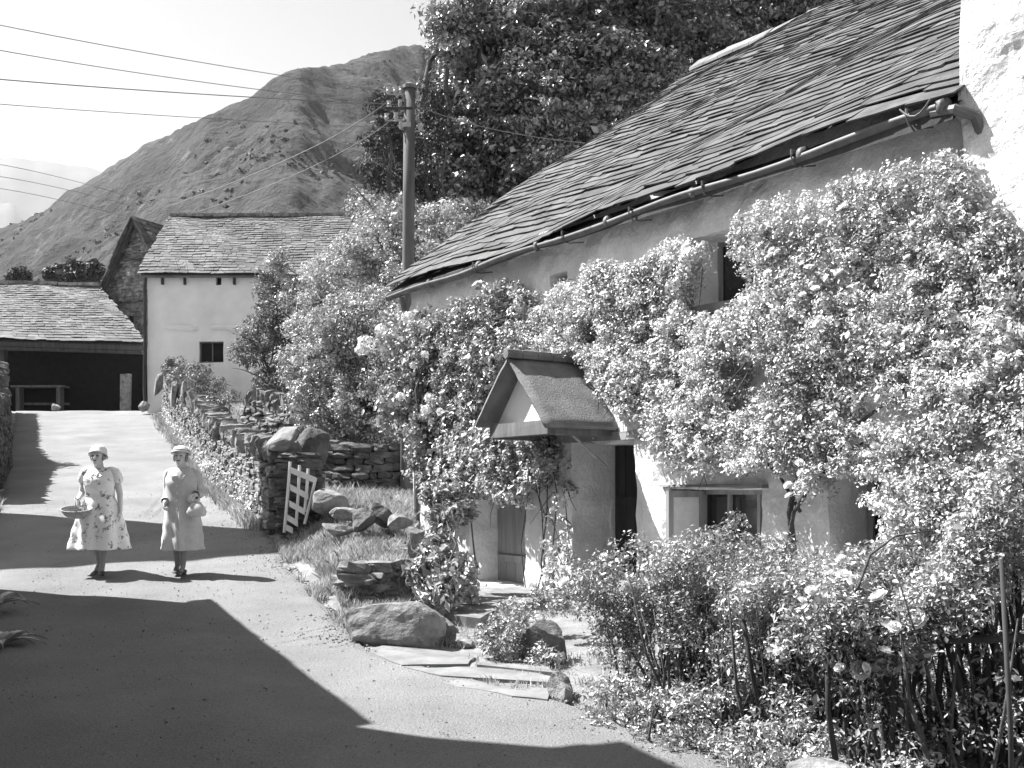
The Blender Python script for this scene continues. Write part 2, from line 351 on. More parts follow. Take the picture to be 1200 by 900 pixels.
# ------------------------------------------------------------------ barns
def slates(name, c00, c10, c01, c11, nrow, wid, thick, m, parent=None, jit=.03, lift=1.0, taper=.7):
    """c00 near-eave, c10 other eave end, c01/c11 ridge ends. individual overlapping slates as one roof surface"""
    c00, c10, c01, c11 = [np.array(c, float) for c in (c00, c10, c01, c11)]
    Le = np.linalg.norm(c10-c00); Ls = np.linalg.norm(c01-c00)
    nrm = np.cross(c10-c00, c01-c00); nrm /= np.linalg.norm(nrm)
    if nrm[2] < 0: nrm = -nrm
    ex = np.linspace(1, taper, nrow); vb = np.concatenate([[0], np.cumsum(ex)]); vb /= vb[-1]
    V = []; Fc = []
    def at(u_, v_, h_): return (c00*(1-u_)+c10*u_)*(1-v_)+(c01*(1-u_)+c11*u_)*v_+nrm*h_
    # wavy whole-roof sag
    def sag(u_, v_): return .05*math.sin(u_*7+v_*3)*jit/.03+.03*math.sin(u_*17+v_*9)*jit/.03
    for i in range(nrow):
        v0, v1 = vb[i], vb[i+1]; ev = (v1-v0)
        x = -rng.uniform(0, wid)*.3/Le
        if x > 0: x = 0
        rowdrop = rng.normal(0, jit*.5)
        while x < 1:
            wd = wid*rng.uniform(.55, 1.5)/Le*(1-.35*i/nrow); x1 = min(x+wd, 1+rng.uniform(0, .012))
            if x1-x < .15*wid/Le: break
            j = rng.normal(0, jit, 2)/Ls+rowdrop/Ls; tk = thick*rng.uniform(.7, 1.6); up0 = thick*lift*rng.uniform(.9, 2.2)
            va, vb_ = v0+j[0], v0+j[1]; vt = min(v1+ev*.35, 1.0)
            gp_ = (.004/Le*rng.uniform(0, 3) if i else -.004/Le); s0 = sag(x, v0); s1 = sag(x1, v0)
            n0 = len(V)
            xm = (x+x1)/2; vm = (va+vb_)/2+rng.normal(0, jit*.4)/Ls
            V += [at(x+gp_, va, up0+s0), at(xm, vm, up0+(s0+s1)/2), at(x1-gp_, vb_, up0+s1+rng.normal(0, .2)*thick), at(x1-gp_, vt, s1*1.), at(x+gp_, vt, s0*1.)]
            V += [at(x+gp_, va, up0+s0-tk), at(xm, vm, up0+(s0+s1)/2-tk), at(x1-gp_, vb_, up0+s1-tk), at(x1-gp_, vt, s1-tk), at(x+gp_, vt, s0-tk)]
            Fc += [tuple(n0+k for k in (0, 1, 2, 3, 4)), tuple(n0+k for k in (9, 8, 7, 6, 5)), (n0, n0+5, n0+6, n0+1), (n0+1, n0+6, n0+7, n0+2), (n0+2, n0+7, n0+8, n0+3), (n0+4, n0+9, n0+5, n0)]
            x = x1
    V = np.array(V)
    # make sure normals face up: not needed for cycles
    return mk(name, V, Fc, m, parent)
def holed_wall(mb, x0, x1, z0, z1, holes, thick, step=.15, amp=.02, seed=3, y0=0.0, top=None):
    """front wall in local x/z with real openings; front face y=y0, goes back to y0+thick"""
    cx = sorted(set([x0, x1]+[h[0] for h in holes]+[h[1] for h in holes])); cz = sorted(set([z0, z1]+[h[2] for h in holes]+[h[3] for h in holes]))
    def fill(c):
        o = []
        for a, b in zip(c[:-1], c[1:]):
            k = max(1, int(round((b-a)/step))); o += list(np.linspace(a, b, k+1)[:-1])
        return np.array(o+[c[-1]])
    gx, gz = fill(cx), fill(cz); n, m_ = len(gx), len(gz)
    GX, GZ = np.meshgrid(gx, gz)
    dx = amp*.8*fb2(GX*1.0, GZ, 2.3, 3, seed+1); dz = amp*.8*fb2(GX, GZ, 2.1, 3, seed+2); dy = amp*1.6*fb2(GX, GZ, 1.1, 4, seed)
    inner = (GZ > z0+1e-6)
    dy = dy+amp*.45*fb2(GX, GZ, 4.5, 3, seed+8)
    Vf = np.stack([GX+dx, y0+dy, GZ+dz*inner], -1).reshape(-1, 3); Vb = np.stack([GX+dx, np.full_like(GX, y0+thick), GZ+dz*inner], -1).reshape(-1, 3)
    if top is not None: pass
    def inh(xc, zc): return any(h[0] < xc < h[1] and h[2] < zc < h[3] for h in holes)
    solid = np.array([[not inh((gx[i]+gx[i+1])/2, (gz[j]+gz[j+1])/2) for i in range(n-1)] for j in range(m_-1)])
    K = n*m_; Fc = []
    for j in range(m_-1):
        for i in range(n-1):
            if not solid[j, i]: continue
            a = j*n+i; Fc.append((a, a+1, a+n+1, a+n)); Fc.append((K+a, K+a+n, K+a+n+1, K+a+1))
            if i == 0 or not solid[j, i-1]: Fc.append((a, a+n, K+a+n, K+a))
            if i == n-2 or not solid[j, i+1]: Fc.append((a+1, K+a+1, K+a+n+1, a+n+1))
            if j == 0 or not solid[j-1, i]: Fc.append((a, K+a, K+a+1, a+1))
            if j == m_-2 or not solid[j+1, i]: Fc.append((a+n, a+n+1, K+a+n+1, K+a+n))
    mb.add(np.concatenate([Vf, Vb]), Fc)

# white barn, front at Y=40
YB = 40.0; XBL = PX(173, YB); XBR = PX(440, YB); ZE = 9.75; ZG = 4.2
barn = empty('barn', (XBL, YB, ZG), 0, 'tall pale plastered barn with slate roof at the head of the lane', 'barn')
def bx(px): return PX(px, YB)-XBL
def bz(py): return 1.65+(573-py)/F*YB-ZG
mb = MB(); holes = [(bx(233), bx(262), bz(425), bz(400)), (bx(253), bx(259.5), bz(334), bz(321))]
holed_wall(mb, 0, XBR-XBL, 0, ZE-ZG, holes, .5, .4, .03, 11)
Wd = XBR-XBL; D_ = 7.0; HR = 3.05
# side and back walls with gables
for x_ in (0.0, Wd-.5):
    mb.add([(x_, .5, 0), (x_, D_, 0), (x_, D_, ZE-ZG), (x_, D_/2, ZE-ZG+HR-.15), (x_, .5, ZE-ZG+.2), (x_+.5, .5, 0), (x_+.5, D_, 0), (x_+.5, D_, ZE-ZG), (x_+.5, D_/2, ZE-ZG+HR-.15), (x_+.5, .5, ZE-ZG+.2)],
           [(0, 4, 3, 2, 1), (5, 6, 7, 8, 9), (0, 1, 6, 5), (1, 2, 7, 6), (2, 3, 8, 7), (3, 4, 9, 8), (4, 0, 5, 9)])
mb.box((.5, D_-.4, 0), (Wd-.5, D_, ZE-ZG))
mb.build('wall', M['plaster_grey'], barn)
rf = slates('roof', (-.25, -.35, ZE-ZG-.1), (Wd+.3, -.35, ZE-ZG-.1), (-.25, D_/2, ZE-ZG+HR), (Wd+.3, D_/2, ZE-ZG+HR), 26, .32, .022, M['slate_far'], barn, .02, .8)
mb = MB(); mb.add([(-.2, -.3, ZE-ZG-.16), (Wd+.2, -.3, ZE-ZG-.16), (Wd+.2, D_/2, ZE-ZG+HR-.08), (-.2, D_/2, ZE-ZG+HR-.08), (-.2, D_+.3, ZE-ZG-.16), (Wd+.2, D_+.3, ZE-ZG-.16),
                   (-.2, -.3, ZE-ZG-.24), (Wd+.2, -.3, ZE-ZG-.24), (Wd+.2, D_+.3, ZE-ZG-.24), (-.2, D_+.3, ZE-ZG-.24)], [(0, 1, 2, 3), (3, 2, 5, 4), (0, 6, 7, 1), (4, 5, 8, 9)])
mb.build('roof_deck', M['slate_far'], barn)
mb = MB()
for k in range(26): mb.box((-.25+k*(Wd+.5)/26+.01, D_/2-.14, ZE-ZG+HR-.06), (-.25+(k+1)*(Wd+.5)/26-.01, D_/2+.14, ZE-ZG+HR+.07), .008)
mb.build('ridge', M['stone'], barn)
for h, nm in zip(holes, ('window', 'vent')):
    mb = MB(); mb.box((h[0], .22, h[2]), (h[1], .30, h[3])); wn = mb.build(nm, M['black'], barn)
    if nm == 'window':
        mb = MB(); t = .05
        mb.box((h[0], .14, h[2]), (h[0]+t, .215, h[3])); mb.box((h[1]-t, .14, h[2]), (h[1], .215, h[3])); mb.box((h[0]+t, .14, h[2]), (h[1]-t, .215, h[2]+t)); mb.box((h[0]+t, .14, h[3]-t), (h[1]-t, .215, h[3]))
        mb.box((h[0]+.45, .15, h[2]+t), (h[0]+.49, .21, h[3]-t)); mb.build('frame', M['wood'], wn)
for a, b in ((193, 231), (247, 292)):
    mb = MB(); c0 = bx(a); c1 = bx(b); q = np.linspace(c0, c1, 7)
    mb.tube([(x_, -.08, bz(384.5)+.03*math.sin(i*.9)) for i, x_ in enumerate(q)], [.05, .09, .1, .1, .09, .1, .05], 5); mb.build('drip_stone', M['plaster_grey'], barn)
for px_ in (191, 217, 275):
    mb = MB(); x_ = bx(px_); mb.box((x_-.04, -.10, bz(334)), (x_+.04, .0, bz(320)), .005); mb.box((x_-.09, -.2, bz(322)), (x_+.09, -.1, bz(320.5)), .005); mb.build('eave_bracket', M['wood_dark'], barn)
mb = MB(); mb.tube([(-.03, -.12, bz(322)), (-.05, -.16, bz(335)), (-.05, -.14, bz(400)), (-.07, -.14, bz(460)), (.0, -.22, bz(478))], .065, 8)
for yy in (340, 380, 430): mb.tube([(-.05, -.15, bz(yy)), (-.05, -.15, bz(yy+2.5))], .085, 8)
mb.build('downpipe', M['wood_dark'], barn)

# stone gable barn behind
YS = 46.0; gx_, gy_ = PX(163, YS), YS
gb = empty('stone_barn', (gx_, gy_, 4.4), math.radians(-28), 'rubble stone gable barn with slate string courses behind the pale barn', 'barn')
apex = 1.65+(573-256)/F*YS-4.4; hw = 2.55; eh = apex-4.0
mb = MB()
# front gable built of courses of stones over a core
mb.add([(-hw, .12, 0), (hw, .12, 0), (hw, .12, eh), (0, .12, apex-.15), (-hw, .12, eh), (-hw, 9, 0), (hw, 9, 0), (hw, 9, eh), (0, 9, apex-.15), (-hw, 9, eh)],
       [(0, 1, 2, 3, 4), (9, 8, 7, 6, 5), (0, 4, 9, 5), (1, 6, 7, 2), (0, 5, 6, 1)])
z = 0.
while z < apex-.2:
    hh = rng.uniform(.10, .2); half = hw if z < eh else hw*(apex-z)/(apex-eh)
    x = -half+.02
    while x < half-.05:
        wd = min(rng.uniform(.18, .55), half-x); stone_block(mb, (x+wd/2, .10, z+hh/2), (wd/2*1.02, .13, hh/2*.98), 0, .08); x += wd
    z += hh
mb.build('wall', M['rubble'], gb)
for zz in (apex-1.75, apex-3.6, apex-6.3):
    half = hw if zz < eh else hw*(apex-zz)/(apex-eh); mb = MB(); x = -half*.8
    while x < half*.8: mb.box((x, -.2, zz+rng.normal(0, .02)), (x+.5, .1, zz+.05), .012); x += .5
    mb.build('string_course', M['slate'], gb)
mb = MB(); mb.box((-.5, -.06, apex-4.6), (-.3, .02, apex-4.2), .01); mb.build('vent', M['black'], gb); mb = MB(); mb.box((-1.75, -.06, apex-5.9), (-1.5, .02, apex-5.5), .01); mb.build('vent', M['black'], gb)
oh = .35; ez = eh-oh*(4.0/hw)
for sgn in (-1, 1):
    slates('roof', (sgn*(hw+oh), -.4, ez), (sgn*(hw+oh), 9.3, ez), (0, -.4, apex+.02), (0, 9.3, apex+.02), 13, .45, .035, M['slate'], gb, .02)
    mb = MB(); mb.add([(sgn*(hw+oh), -.34, ez-.04), (0, -.34, apex-.03), (0, -.26, apex-.03), (sgn*(hw+oh), -.26, ez-.04), (sgn*(hw+oh), -.34, ez-.26), (0, -.34, apex-.3), (0, -.26, apex-.3), (sgn*(hw+oh), -.26, ez-.26)],
                      [(0, 1, 2, 3), (4, 5, 1, 0), (7, 6, 5, 4), (3, 2, 6, 7), (0, 3, 7, 4), (1, 5, 6, 2)]); mb.build('bargeboard', M['wood_dark'], gb)
# open shed
YSH = 42.6
sh = empty('open_shed', (0, 0, 0), 0, 'low open fronted cart shed with long slate roof left of the pale barn', 'shed')
def SP(px, py, Y): return P(px, py, Y)
e0 = SP(-160, 391, YSH); e1 = SP(169, 401, YSH-.3); r0 = SP(-160, 328, YSH+3.6); r1 = SP(116, 335, YSH+3.4)
slates('roof', e0, e1, r0, r1, 26, .32, .022, M['slate_far'], sh, .02, .8)
mb = MB(); dn = np.array([0, 0, -.16]); bk = np.array([0, 3.5, -3.0])
mb.add([e0+dn, e1+dn, r1+dn, r0+dn, e0+2*dn, e1+2*dn, r1+2*dn, r0+2*dn, r1+bk+dn, r0+bk+dn], [(0, 1, 2, 3), (7, 6, 5, 4), (4, 5, 1, 0), (5, 6, 2, 1), (3, 2, 8, 9)]); mb.build('roof_deck', M['wood_dark'], sh)
mb = MB(); 
for k in range(24):
    a = r0+(r1-r0)*k/24; b = r0+(r1-r0)*(k+.94)/24; mb.box((a[0], a[1]-.15, a[2]-.03), (b[0], a[1]+.15, a[2]+.11), .012)
mb.build('ridge', M['stone'], sh)
mb = MB(); zb = 4.4
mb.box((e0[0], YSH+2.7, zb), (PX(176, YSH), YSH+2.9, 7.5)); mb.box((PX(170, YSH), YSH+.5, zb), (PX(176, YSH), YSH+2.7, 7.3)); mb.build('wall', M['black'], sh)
mb = MB(); mb.tube([e0+np.array([0, .15, -.35]), e1+np.array([-.1, .15, -.35])], .13, 6); mb.build('lintel_beam', M['wood_dark'], sh)
for px_, m_, wd in ((2, 'wood_dark', .14), (147, 'stone', .16), (-70, 'wood_dark', .14)):
    mb = MB(); x_ = PX(px_, YSH+.4); zt = 7.35 if px_ != 147 else 1.65+(573-437)/F*YSH
    mb.box((x_-wd, YSH+.3, zb), (x_+wd, YSH+.3+2*wd, zt), .015); mb.build('post', M[m_], sh)
mb = MB(); a = PX(12, YSH+2); b = PX(75, YSH+2); mb.box((a, YSH+2, 5.9), (b, YSH+2.6, 5.99)); mb.box((a+.2, YSH+2.05, 4.5), (a+.35, YSH+2.5, 5.9)); mb.box((b-.35, YSH+2.05, 4.5), (b-.2, YSH+2.5, 5.9))
mb.box((a, YSH+2.5, 5.2), (b, YSH+2.6, 5.3)); tag(mb.build('workbench', M['wood'], None), 'old plank bench standing in the dark open shed', 'bench')

# ------------------------------------------------------------------ cottage
cot = empty('cottage', (W0[0], W0[1], 0), RZW, 'low whitewashed cottage with steep rough slate roof and climbing roses', 'cottage')
def hole(pxa, pxb, pyt, pyb, ly=0):
    pm = (pxa+pxb)/2; xa, _ = Lw(pxa, 500, ly); xb, _ = Lw(pxb, 500, ly); _, zt = Lw(pm, pyt, ly); _, zb_ = Lw(pm, pyb, ly); return (xa, xb, zb_, zt)
H_doorA = hole(551, 616, 576, 695); H_doorA = (H_doorA[0], H_doorA[1], .30, H_doorA[3])
H_doorB = hole(671, 746, 518, 690); H_doorB = (H_doorB[0], H_doorB[1], .30, H_doorB[3])
H_win = hole(788, 893, 573, 655)
H_slit = hole(972, 1036, 556, 660)
H_up = hole(811, 884, 268, 356)
H_small = hole(643, 662, 319, 336)
print('holes', [tuple(round(v, 2) for v in h) for h in (H_doorA, H_doorB, H_win, H_slit, H_up, H_small)])
XE = -10.0
xtall, _ = Lw(1128, 0, -.10)
mb = MB(); holed_wall(mb, XE, xtall+.3, .0, 4.95, [H_doorA, H_doorB, H_win, H_slit, H_up, H_small], .62, .06, .045, 5)
# other walls
mb.box((XE, .62, 0), (XE+.5, 12.0, 4.9)); mb.box((XE, 12.0, 0), (xtall+.3, 12.5, 4.9)); mb.box((XE+.5, .62, 4.86), (xtall, 1.2, 4.93))
mb.add([(XE, .3, 4.9), (XE, 12.2, 4.9), (XE, 6.4, 9.6), (XE+.5, .3, 4.9), (XE+.5, 12.2, 4.9), (XE+.5, 6.4, 9.6)], [(0, 2, 1), (3, 4, 5), (0, 3, 5, 2), (1, 2, 5, 4), (0, 1, 4, 3)])
mb.build('wall', M['plaster'], cot)
# taller end block
mb = MB(); holed_wall(mb, xtall, xtall+3.2, -.1, 10.5, [], 1.0, .06, .05, 15, y0=-.10); mb.box((xtall+.1, .9, 0), (xtall+3.1, 8, 10.4)); mb.build('gable_wing', M['plaster_rough'], cot)
mb = MB(); mb.box((xtall-.15, -.3, 10.5), (xtall+3.4, 8.2, 10.7), .03); mb.build('wing_roof', M['slate'], cot)
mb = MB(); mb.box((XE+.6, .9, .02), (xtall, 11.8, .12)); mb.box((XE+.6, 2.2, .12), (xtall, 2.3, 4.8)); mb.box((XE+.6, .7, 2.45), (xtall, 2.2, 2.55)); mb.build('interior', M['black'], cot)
# roof
GY = -.23; _zg = (Lw(456, 348, GY)[1], Lw(1106, 124, GY)[1]); print('gutter z', _zg)
E0 = np.array([-10.35, -.27, _zg[0]+.16]); E1 = np.array([xtall+.02, -.25, _zg[1]+.06]); R0 = np.array([-10.35, 6.4, 1.65+(573-77)/F*toW(-10.35, 6.4)[1]])
lxr, zr_ = Lw(990, 2, 6.4); R1 = R0+(np.array([lxr, 6.4, zr_])-R0)*((xtall+.02-R0[0])/(lxr-R0[0]))
slates('roof', E1, E0, R1, R0, 50, .46, .0135, M['slate'], cot, .036, .95, .6)
mb = MB(); dz = np.array([0, 0, -.11]); bk = np.array([0, 6.2, -4.8])
mb.add([E0+dz, E1+dz, R1+dz, R0+dz, E0+dz*1.8, E1+dz*1.8, R1+dz*1.8, R0+dz*1.8, R1+bk, R0+bk], [(0, 1, 2, 3), (7, 6, 5, 4), (4, 5, 1, 0), (7, 4, 0, 3), (3, 2, 8, 9)]); mb.build('roof_deck', M['wood_dark'], cot)
mb = MB(); n = 26
for k in range(n):
    a = R0+(R1-R0)*(k/n); b = R0+(R1-R0)*((k+.97)/n); j = rng.normal(0, .012)
    mb.add([a+(0, -.24, -.10+j), b+(0, -.24, -.10), b+(0, 0, .10), a+(0, 0, .10+j), a+(0, .24, -.10), b+(0, .24, -.10), a+(0, -.24, -.15), b+(0, -.24, -.15)], [(0, 1, 2, 3), (3, 2, 5, 4), (6, 7, 1, 0), (0, 3, 4, 6), (1, 7, 5, 2)])
mb.build('ridge', M['flag'], cot)
# gutter (half round) with brackets
ga = np.array([Lw(456, 348, GY)[0], GY, Lw(456, 348, GY)[1]]); gb_ = np.array([Lw(1106, 124, GY)[0], GY, Lw(1106, 124, GY)[1]])
mb = MB(); k_ = np.array([0, 1, 0]); mb.add([ga+(.2, .11, .04), gb_+(0, .11, .04), (xtall, -.10, E1[2]+.01), (E0[0]+.1, -.10, E0[2]+.01), ga+(.2, .14, .04), gb_+(0, .14, .04), (xtall, -.06, E1[2]+.01), (E0[0]+.1, -.06, E0[2]+.01)], [(0, 1, 2, 3), (7, 6, 5, 4), (0, 4, 5, 1)]); mb.build('eaves_board', M['wood_dark'], cot)
mb = MB(); n = 30; V = []; Fc = []
for i in range(n+1):
    c = ga+(gb_-ga)*i/n; c = c+np.array([0, .01*math.sin(i*1.1), .018*math.sin(i*.7)])
    for rr_, rev in ((.066, 0), (.057, 1)):
        for k in range(9):
            t = math.pi+math.pi*k/8
            V.append(c+np.array([0, math.cos(t)*rr_, math.sin(t)*rr_]))
m2 = 18
for i in range(n):
    for k in range(8):
        a = i*m2+k; Fc.append((a, a+1, a+1+m2, a+m2)); a += 9; Fc.append((a, a+m2, a+1+m2, a+1))
    for k in (0, 8): a = i*m2+k; Fc.append((a, a+m2, a+m2+9, a+9))
mb.add(V, Fc)
for t in np.linspace(.0, 1, 8):
    c = ga+(gb_-ga)*t; mb.tube([c+(-.03, 0, -.004), c+(.03, 0, -.004)], .070, 12)
gut = mb.build('gutter', M['iron'], cot, True)
for px_ in (560, 665, 744, 830, 935, 1070):
    lx, zz = Lw(px_, 240, GY); t = (lx-ga[0])/(gb_[0]-ga[0]); c = ga+(gb_-ga)*t; mb = MB()
    mb.tube([c+(0, -.085, .05), c+(0, -.085, -.02), c+(0, -.05, -.085), c+(0, .04, -.09), c+(.03, .22, -.06)], .008, 5)
    mb.tube([c+(0, -.085, .04), c+(.02, .22, .02)], .007, 5); mb.tube([c+(0, -.08, .05), c+(0, -.08, .0)], .014, 6); mb.build('gutter_bracket', M['iron'], gut)
mb = MB(); c = gb_
mb.tube([c+(-.1, 0, -.03), c+(.10, .0, -.06), c+(.2, .12, -.12), c+(.22, .2, -.3)], .045, 8); mb.tube([c+(-.35+.02*i*0, -.09, .06) + np.array([.05*i, 0, -.10*math.sin(i/6*math.pi)]) for i in range(7)], .008, 5)
mb.build('downspout', M['iron'], gut)
mb = MB(); c = ga; mb.tube([c+(.45, .0, -.07), c+(.45, .05, -.3), c+(.5, .22, -.6), c+(.5, .24, -3.6)], .04, 8); mb.build('downpipe', M['iron'], cot)

# doors
def boarded_door(h, ly, m_, lab=None):
    xa, xb, z0, z1 = h; mb = MB(); n = 6; wd = (xb-xa)/n
    for k in range(n): mb.box((xa+k*wd+.004, ly, z0+.02), (xa+(k+1)*wd-.004, ly+.05, z1-.01), .002)
    dr = mb.build('door', m_, cot); 
    for zr in (1.15, .3): mb = MB(); mb.box((xa+.05, ly-.03, z0+zr), (xb-.05, ly-.003, z0+zr+.1), .002); mb.build('door_rail', m_, dr)
    mb = MB(); mb.tube([(xb-.28, ly-.05, z0+.95), (xb-.2, ly-.05, z0+.95)], .018, 6); mb.tube([(xb-.24, ly-.06, z0+.95), (xb-.24, ly, z0+.95)], .012, 6); mb.build('latch', M['iron'], dr)
    if lab: dr['label'] = lab
    return dr
boarded_door(H_doorA, .46, M['wood_pale'], 'pale grey boarded door in deep reveal')
boarded_door(H_doorB, .66, M['wood_dark'], 'dark boarded front door under canopy')
xa, xb, z0, z1 = H_doorB
mb = MB(); holed_wall(mb, xa-.3, xb+.3, .05, z1+.35, [(xa, xb, .05, z1)], .2, .15, .015, 31, y0=.622); mb.build('door_jamb', M['plaster'], cot)
mb = MB(); mb.box((xa-.15, -.05, z1+.01), (xb+.12, .3, z1+.10), .006); mb.build('door_lintel', M['wood_pale'], cot)
# lower window: frame with shutter and its painted sun patch
def window(h, ly, nm, mull, m_=M['paint'], t=.06):
    xa, xb, z0, z1 = h; mb = MB()
    for b in ((xa, xa+t, z0, z1), (xb-t, xb, z0, z1), (xa+t, xb-t, z0, z0+t), (xa+t, xb-t, z1-t, z1)): mb.box((b[0], ly, b[2]), (b[1], ly+.07, b[3]))
    wn = mb.build('window', m_, cot); wn['label'] = nm
    mb = MB(); mb.box((xa+t, ly+.03, z0+t), (xb-t, ly+.04, z1-t)); mb.build('glass', M['glass'], wn)
    for q in mull:
        mb = MB(); x_ = xa+(xb-xa)*q; mb.box((x_-.022, ly-.01, z0+t), (x_+.022, ly+.025, z1-t)); mb.build('glazing_bar', m_, wn)
    mb = MB(); mb.box((xa-.05, ly-.10, z0-.05), (xb+.05, ly-.003, z0-.002), .004); mb.build('sill', M['flag'], wn)
    return wn
window(H_win, .42, 'wide small paned lower window beside the rose stem', (.33, .66), M['wood_pale'])
xa, xb, z0, z1 = H_win
mb = MB(); ly0 = -.02; t = .07; dd = .42
# shutter lining hinged on the far jamb, standing out of the wall (a framed panel)
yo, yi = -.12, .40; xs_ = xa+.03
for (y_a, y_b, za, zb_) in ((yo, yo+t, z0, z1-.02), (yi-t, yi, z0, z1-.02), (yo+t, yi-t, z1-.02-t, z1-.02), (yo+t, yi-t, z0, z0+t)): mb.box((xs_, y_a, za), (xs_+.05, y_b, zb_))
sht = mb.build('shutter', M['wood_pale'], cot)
mb = MB(); mb.box((xs_+.005, yo+t, z0+t), (xs_+.025, yi-t, z1-.02-t)); mb.build('painted_sun_patch', M['paint'], sht)  # white inset stands in for a patch of sunlight on the shutter
mb = MB(); mb.box((xa-.12, -.10, z1+.012), (xb+.1, .2, z1+.05), .005); mb.build('window_lintel', M['flag'], cot)
window(H_up, .36, 'upper casement window under the eaves', (.5,), M['wood_pale'])
window(H_slit, .52, 'narrow ground floor window half hidden by roses', (.5,), M['wood_pale'])
xa, xb, z0, z1 = H_small; window(H_small, .3, 'tiny square window beneath the gutter', (), M['wood_dark'], .03)
xa, xb, z0, z1 = H_up; mb = MB(); mb.box((xa-.05, -.08, z0-.07), (xb+.1, .35, z0-.003), .01); mb.build('window_sill', M['flag'], cot)

# porch canopy
PD = -1.05
ap = Lw(595, 418, PD); fl = Lw(557, 496, PD); fr = Lw(636, 494, PD)
ax_, az_ = ap; ap_w = (ax_, az_+.02)
mb = MB(); th = .05; n = 10
def slope(mb, x0, z0, x1, z1):
    V = []; Fc = []; nu, nv = 10, 8
    for j in range(nv+1):
        for i in range(nu+1):
            a = i/nu; b = j/nv; x_ = x0+(x1-x0)*a; z_ = z0+(z1-z0)*a; y_ = PD+(0.02-PD)*b; e = (i in (0, nu) or j == 0)
            w_ = rng.normal(0, .003, 3)*(1 if not e else 1.4); V.append((x_+w_[0], y_+w_[1], z_+w_[2]+.006*math.sin(a*3.1)))
    k = len(V); V += [(v[0], v[1], v[2]-th) for v in V]
    for j in range(nv):
        for i in range(nu):
            a = j*(nu+1)+i; Fc += [(a, a+1, a+nu+2, a+nu+1), (k+a, k+a+nu+1, k+a+nu+2, k+a+1)]
    for i in range(nu): a = i; Fc.append((a, k+a, k+a+1, a+1)); a = nv*(nu+1)+i; Fc.append((a, a+1, k+a+1, k+a))
    for j in range(nv):
        a = j*(nu+1); Fc.append((a, a+nu+1, k+a+nu+1, k+a)); a += nu; Fc.append((a, k+a, k+a+nu+1, a+nu+1))
    mb.add(V, Fc)
slope(mb, fr[0]+.04, fr[1]-.02, ax_, az_); slope(mb, fl[0], fl[1], ax_-.005, az_+.004)
can = mb.build('porch_canopy', M['cement'], cot, True)
mb = MB(); 
for k in range(5): mb.tube([(ax_, PD-.03+k*.215, az_+.035+rng.normal(0, .004)), (ax_, PD-.03+(k+.96)*.215, az_+.035)], .06, 7)
mb.build('ridge_roll', M['cement'], can)
zt = min(fl[1], fr[1])
mb = MB(); sx = .80
mb.add([(fl[0]*sx+ax_*(1-sx), PD+.22, zt+.02), (fr[0]*sx+ax_*(1-sx), PD+.22, zt+.02), (ax_, PD+.22, az_-.12), (fl[0]*sx+ax_*(1-sx), PD+.26, zt+.02), (fr[0]*sx+ax_*(1-sx), PD+.26, zt+.02), (ax_, PD+.26, az_-.12)], [(0, 1, 2), (5, 4, 3), (0, 3, 4, 1), (1, 4, 5, 2), (2, 5, 3, 0)])
mb.build('gable_panel', M['plaster_grey'], can)
mb = MB(); mb.box((fl[0]+.18, PD+.1, zt-.13), (fr[0]-.06, PD+.2, zt+.03), .004); mb.build('tie_beam', M['wood'], can)
for x_, nm in ((fr[0]-.1, 'side_beam'), (fl[0]+.14, 'side_beam')):
    mb = MB(); mb.box((x_-.05, PD+.21, zt-.14), (x_+.05, -.05, zt-.0), .004); mb.build(nm, M['wood'], can)
mb = MB(); mb.tube([(fr[0]-.14, PD+.5, zt-.13), (fr[0]-.16, -.04, zt-.5)], .018, 5); mb.build('brace', M['wood_pale'], can)

# ------------------------------------------------------------------ houses beyond the left edge (they throw the shade on the lane)
def house(name, far, near, wdt, eave, rise, label):
    far = np.array(far, float); near = np.array(near, float); d = near-far; L_ = np.linalg.norm(d); d /= L_; nn = np.array([d[1], -d[0]])
    if nn[0] > 0: nn = -nn
    h = empty(name, (0, 0, 0), 0, label, 'house'); mb = MB()
    def q(s_, t_, z_): p_ = far+d*s_+nn*t_; return (p_[0], p_[1], z_)
    mb.add([q(0, .3, -1), q(L_, .3, -1), q(L_, wdt, -1), q(0, wdt, -1), q(0, .3, eave-.1), q(L_, .3, eave-.1), q(L_, wdt, eave-.1), q(0, wdt, eave-.1), q(0, wdt/2, eave+rise-.15), q(L_, wdt/2, eave+rise-.15)],
           [(0, 1, 5, 4), (1, 2, 6, 9, 5), (2, 3, 7, 6), (3, 0, 4, 8, 7)]); mb.build('wall', M['stone'], h)
    for t0 in (0., wdt+.3):
        slates('roof', q(-.1, t0, eave), q(L_+.1, t0, eave), q(-.1, wdt/2+.15, eave+rise), q(L_+.1, wdt/2+.15, eave+rise), 12, .5, .03, M['slate'], h, .003, .3)
    mb = MB(); mb.add([q(-.1, 0, eave-.03), q(L_+.1, 0, eave-.03), q(L_+.1, wdt/2+.15, eave+rise-.03), q(-.1, wdt/2+.15, eave+rise-.03), q(-.1, wdt+.3, eave-.03), q(L_+.1, wdt+.3, eave-.03)], [(0, 1, 2, 3), (3, 2, 5, 4)]); mb.build('roof_deck', M['wood_dark'], h)
    return h
house('house', (-6.36, 12.75), (-4.28, 8.22), 4.5, 4.6, 1.2, 'stone house beyond the left edge shading the near lane')
house('house', (-4.17, 8.17), (.4, -1.8), 5, 6.75, .25, 'taller stone house beyond the lower left corner')
house('house', (-9.85, 19.15), (-9.4, 17.95), 5, 10.2, .6, 'tall narrow stone house beyond the left edge of the lane')

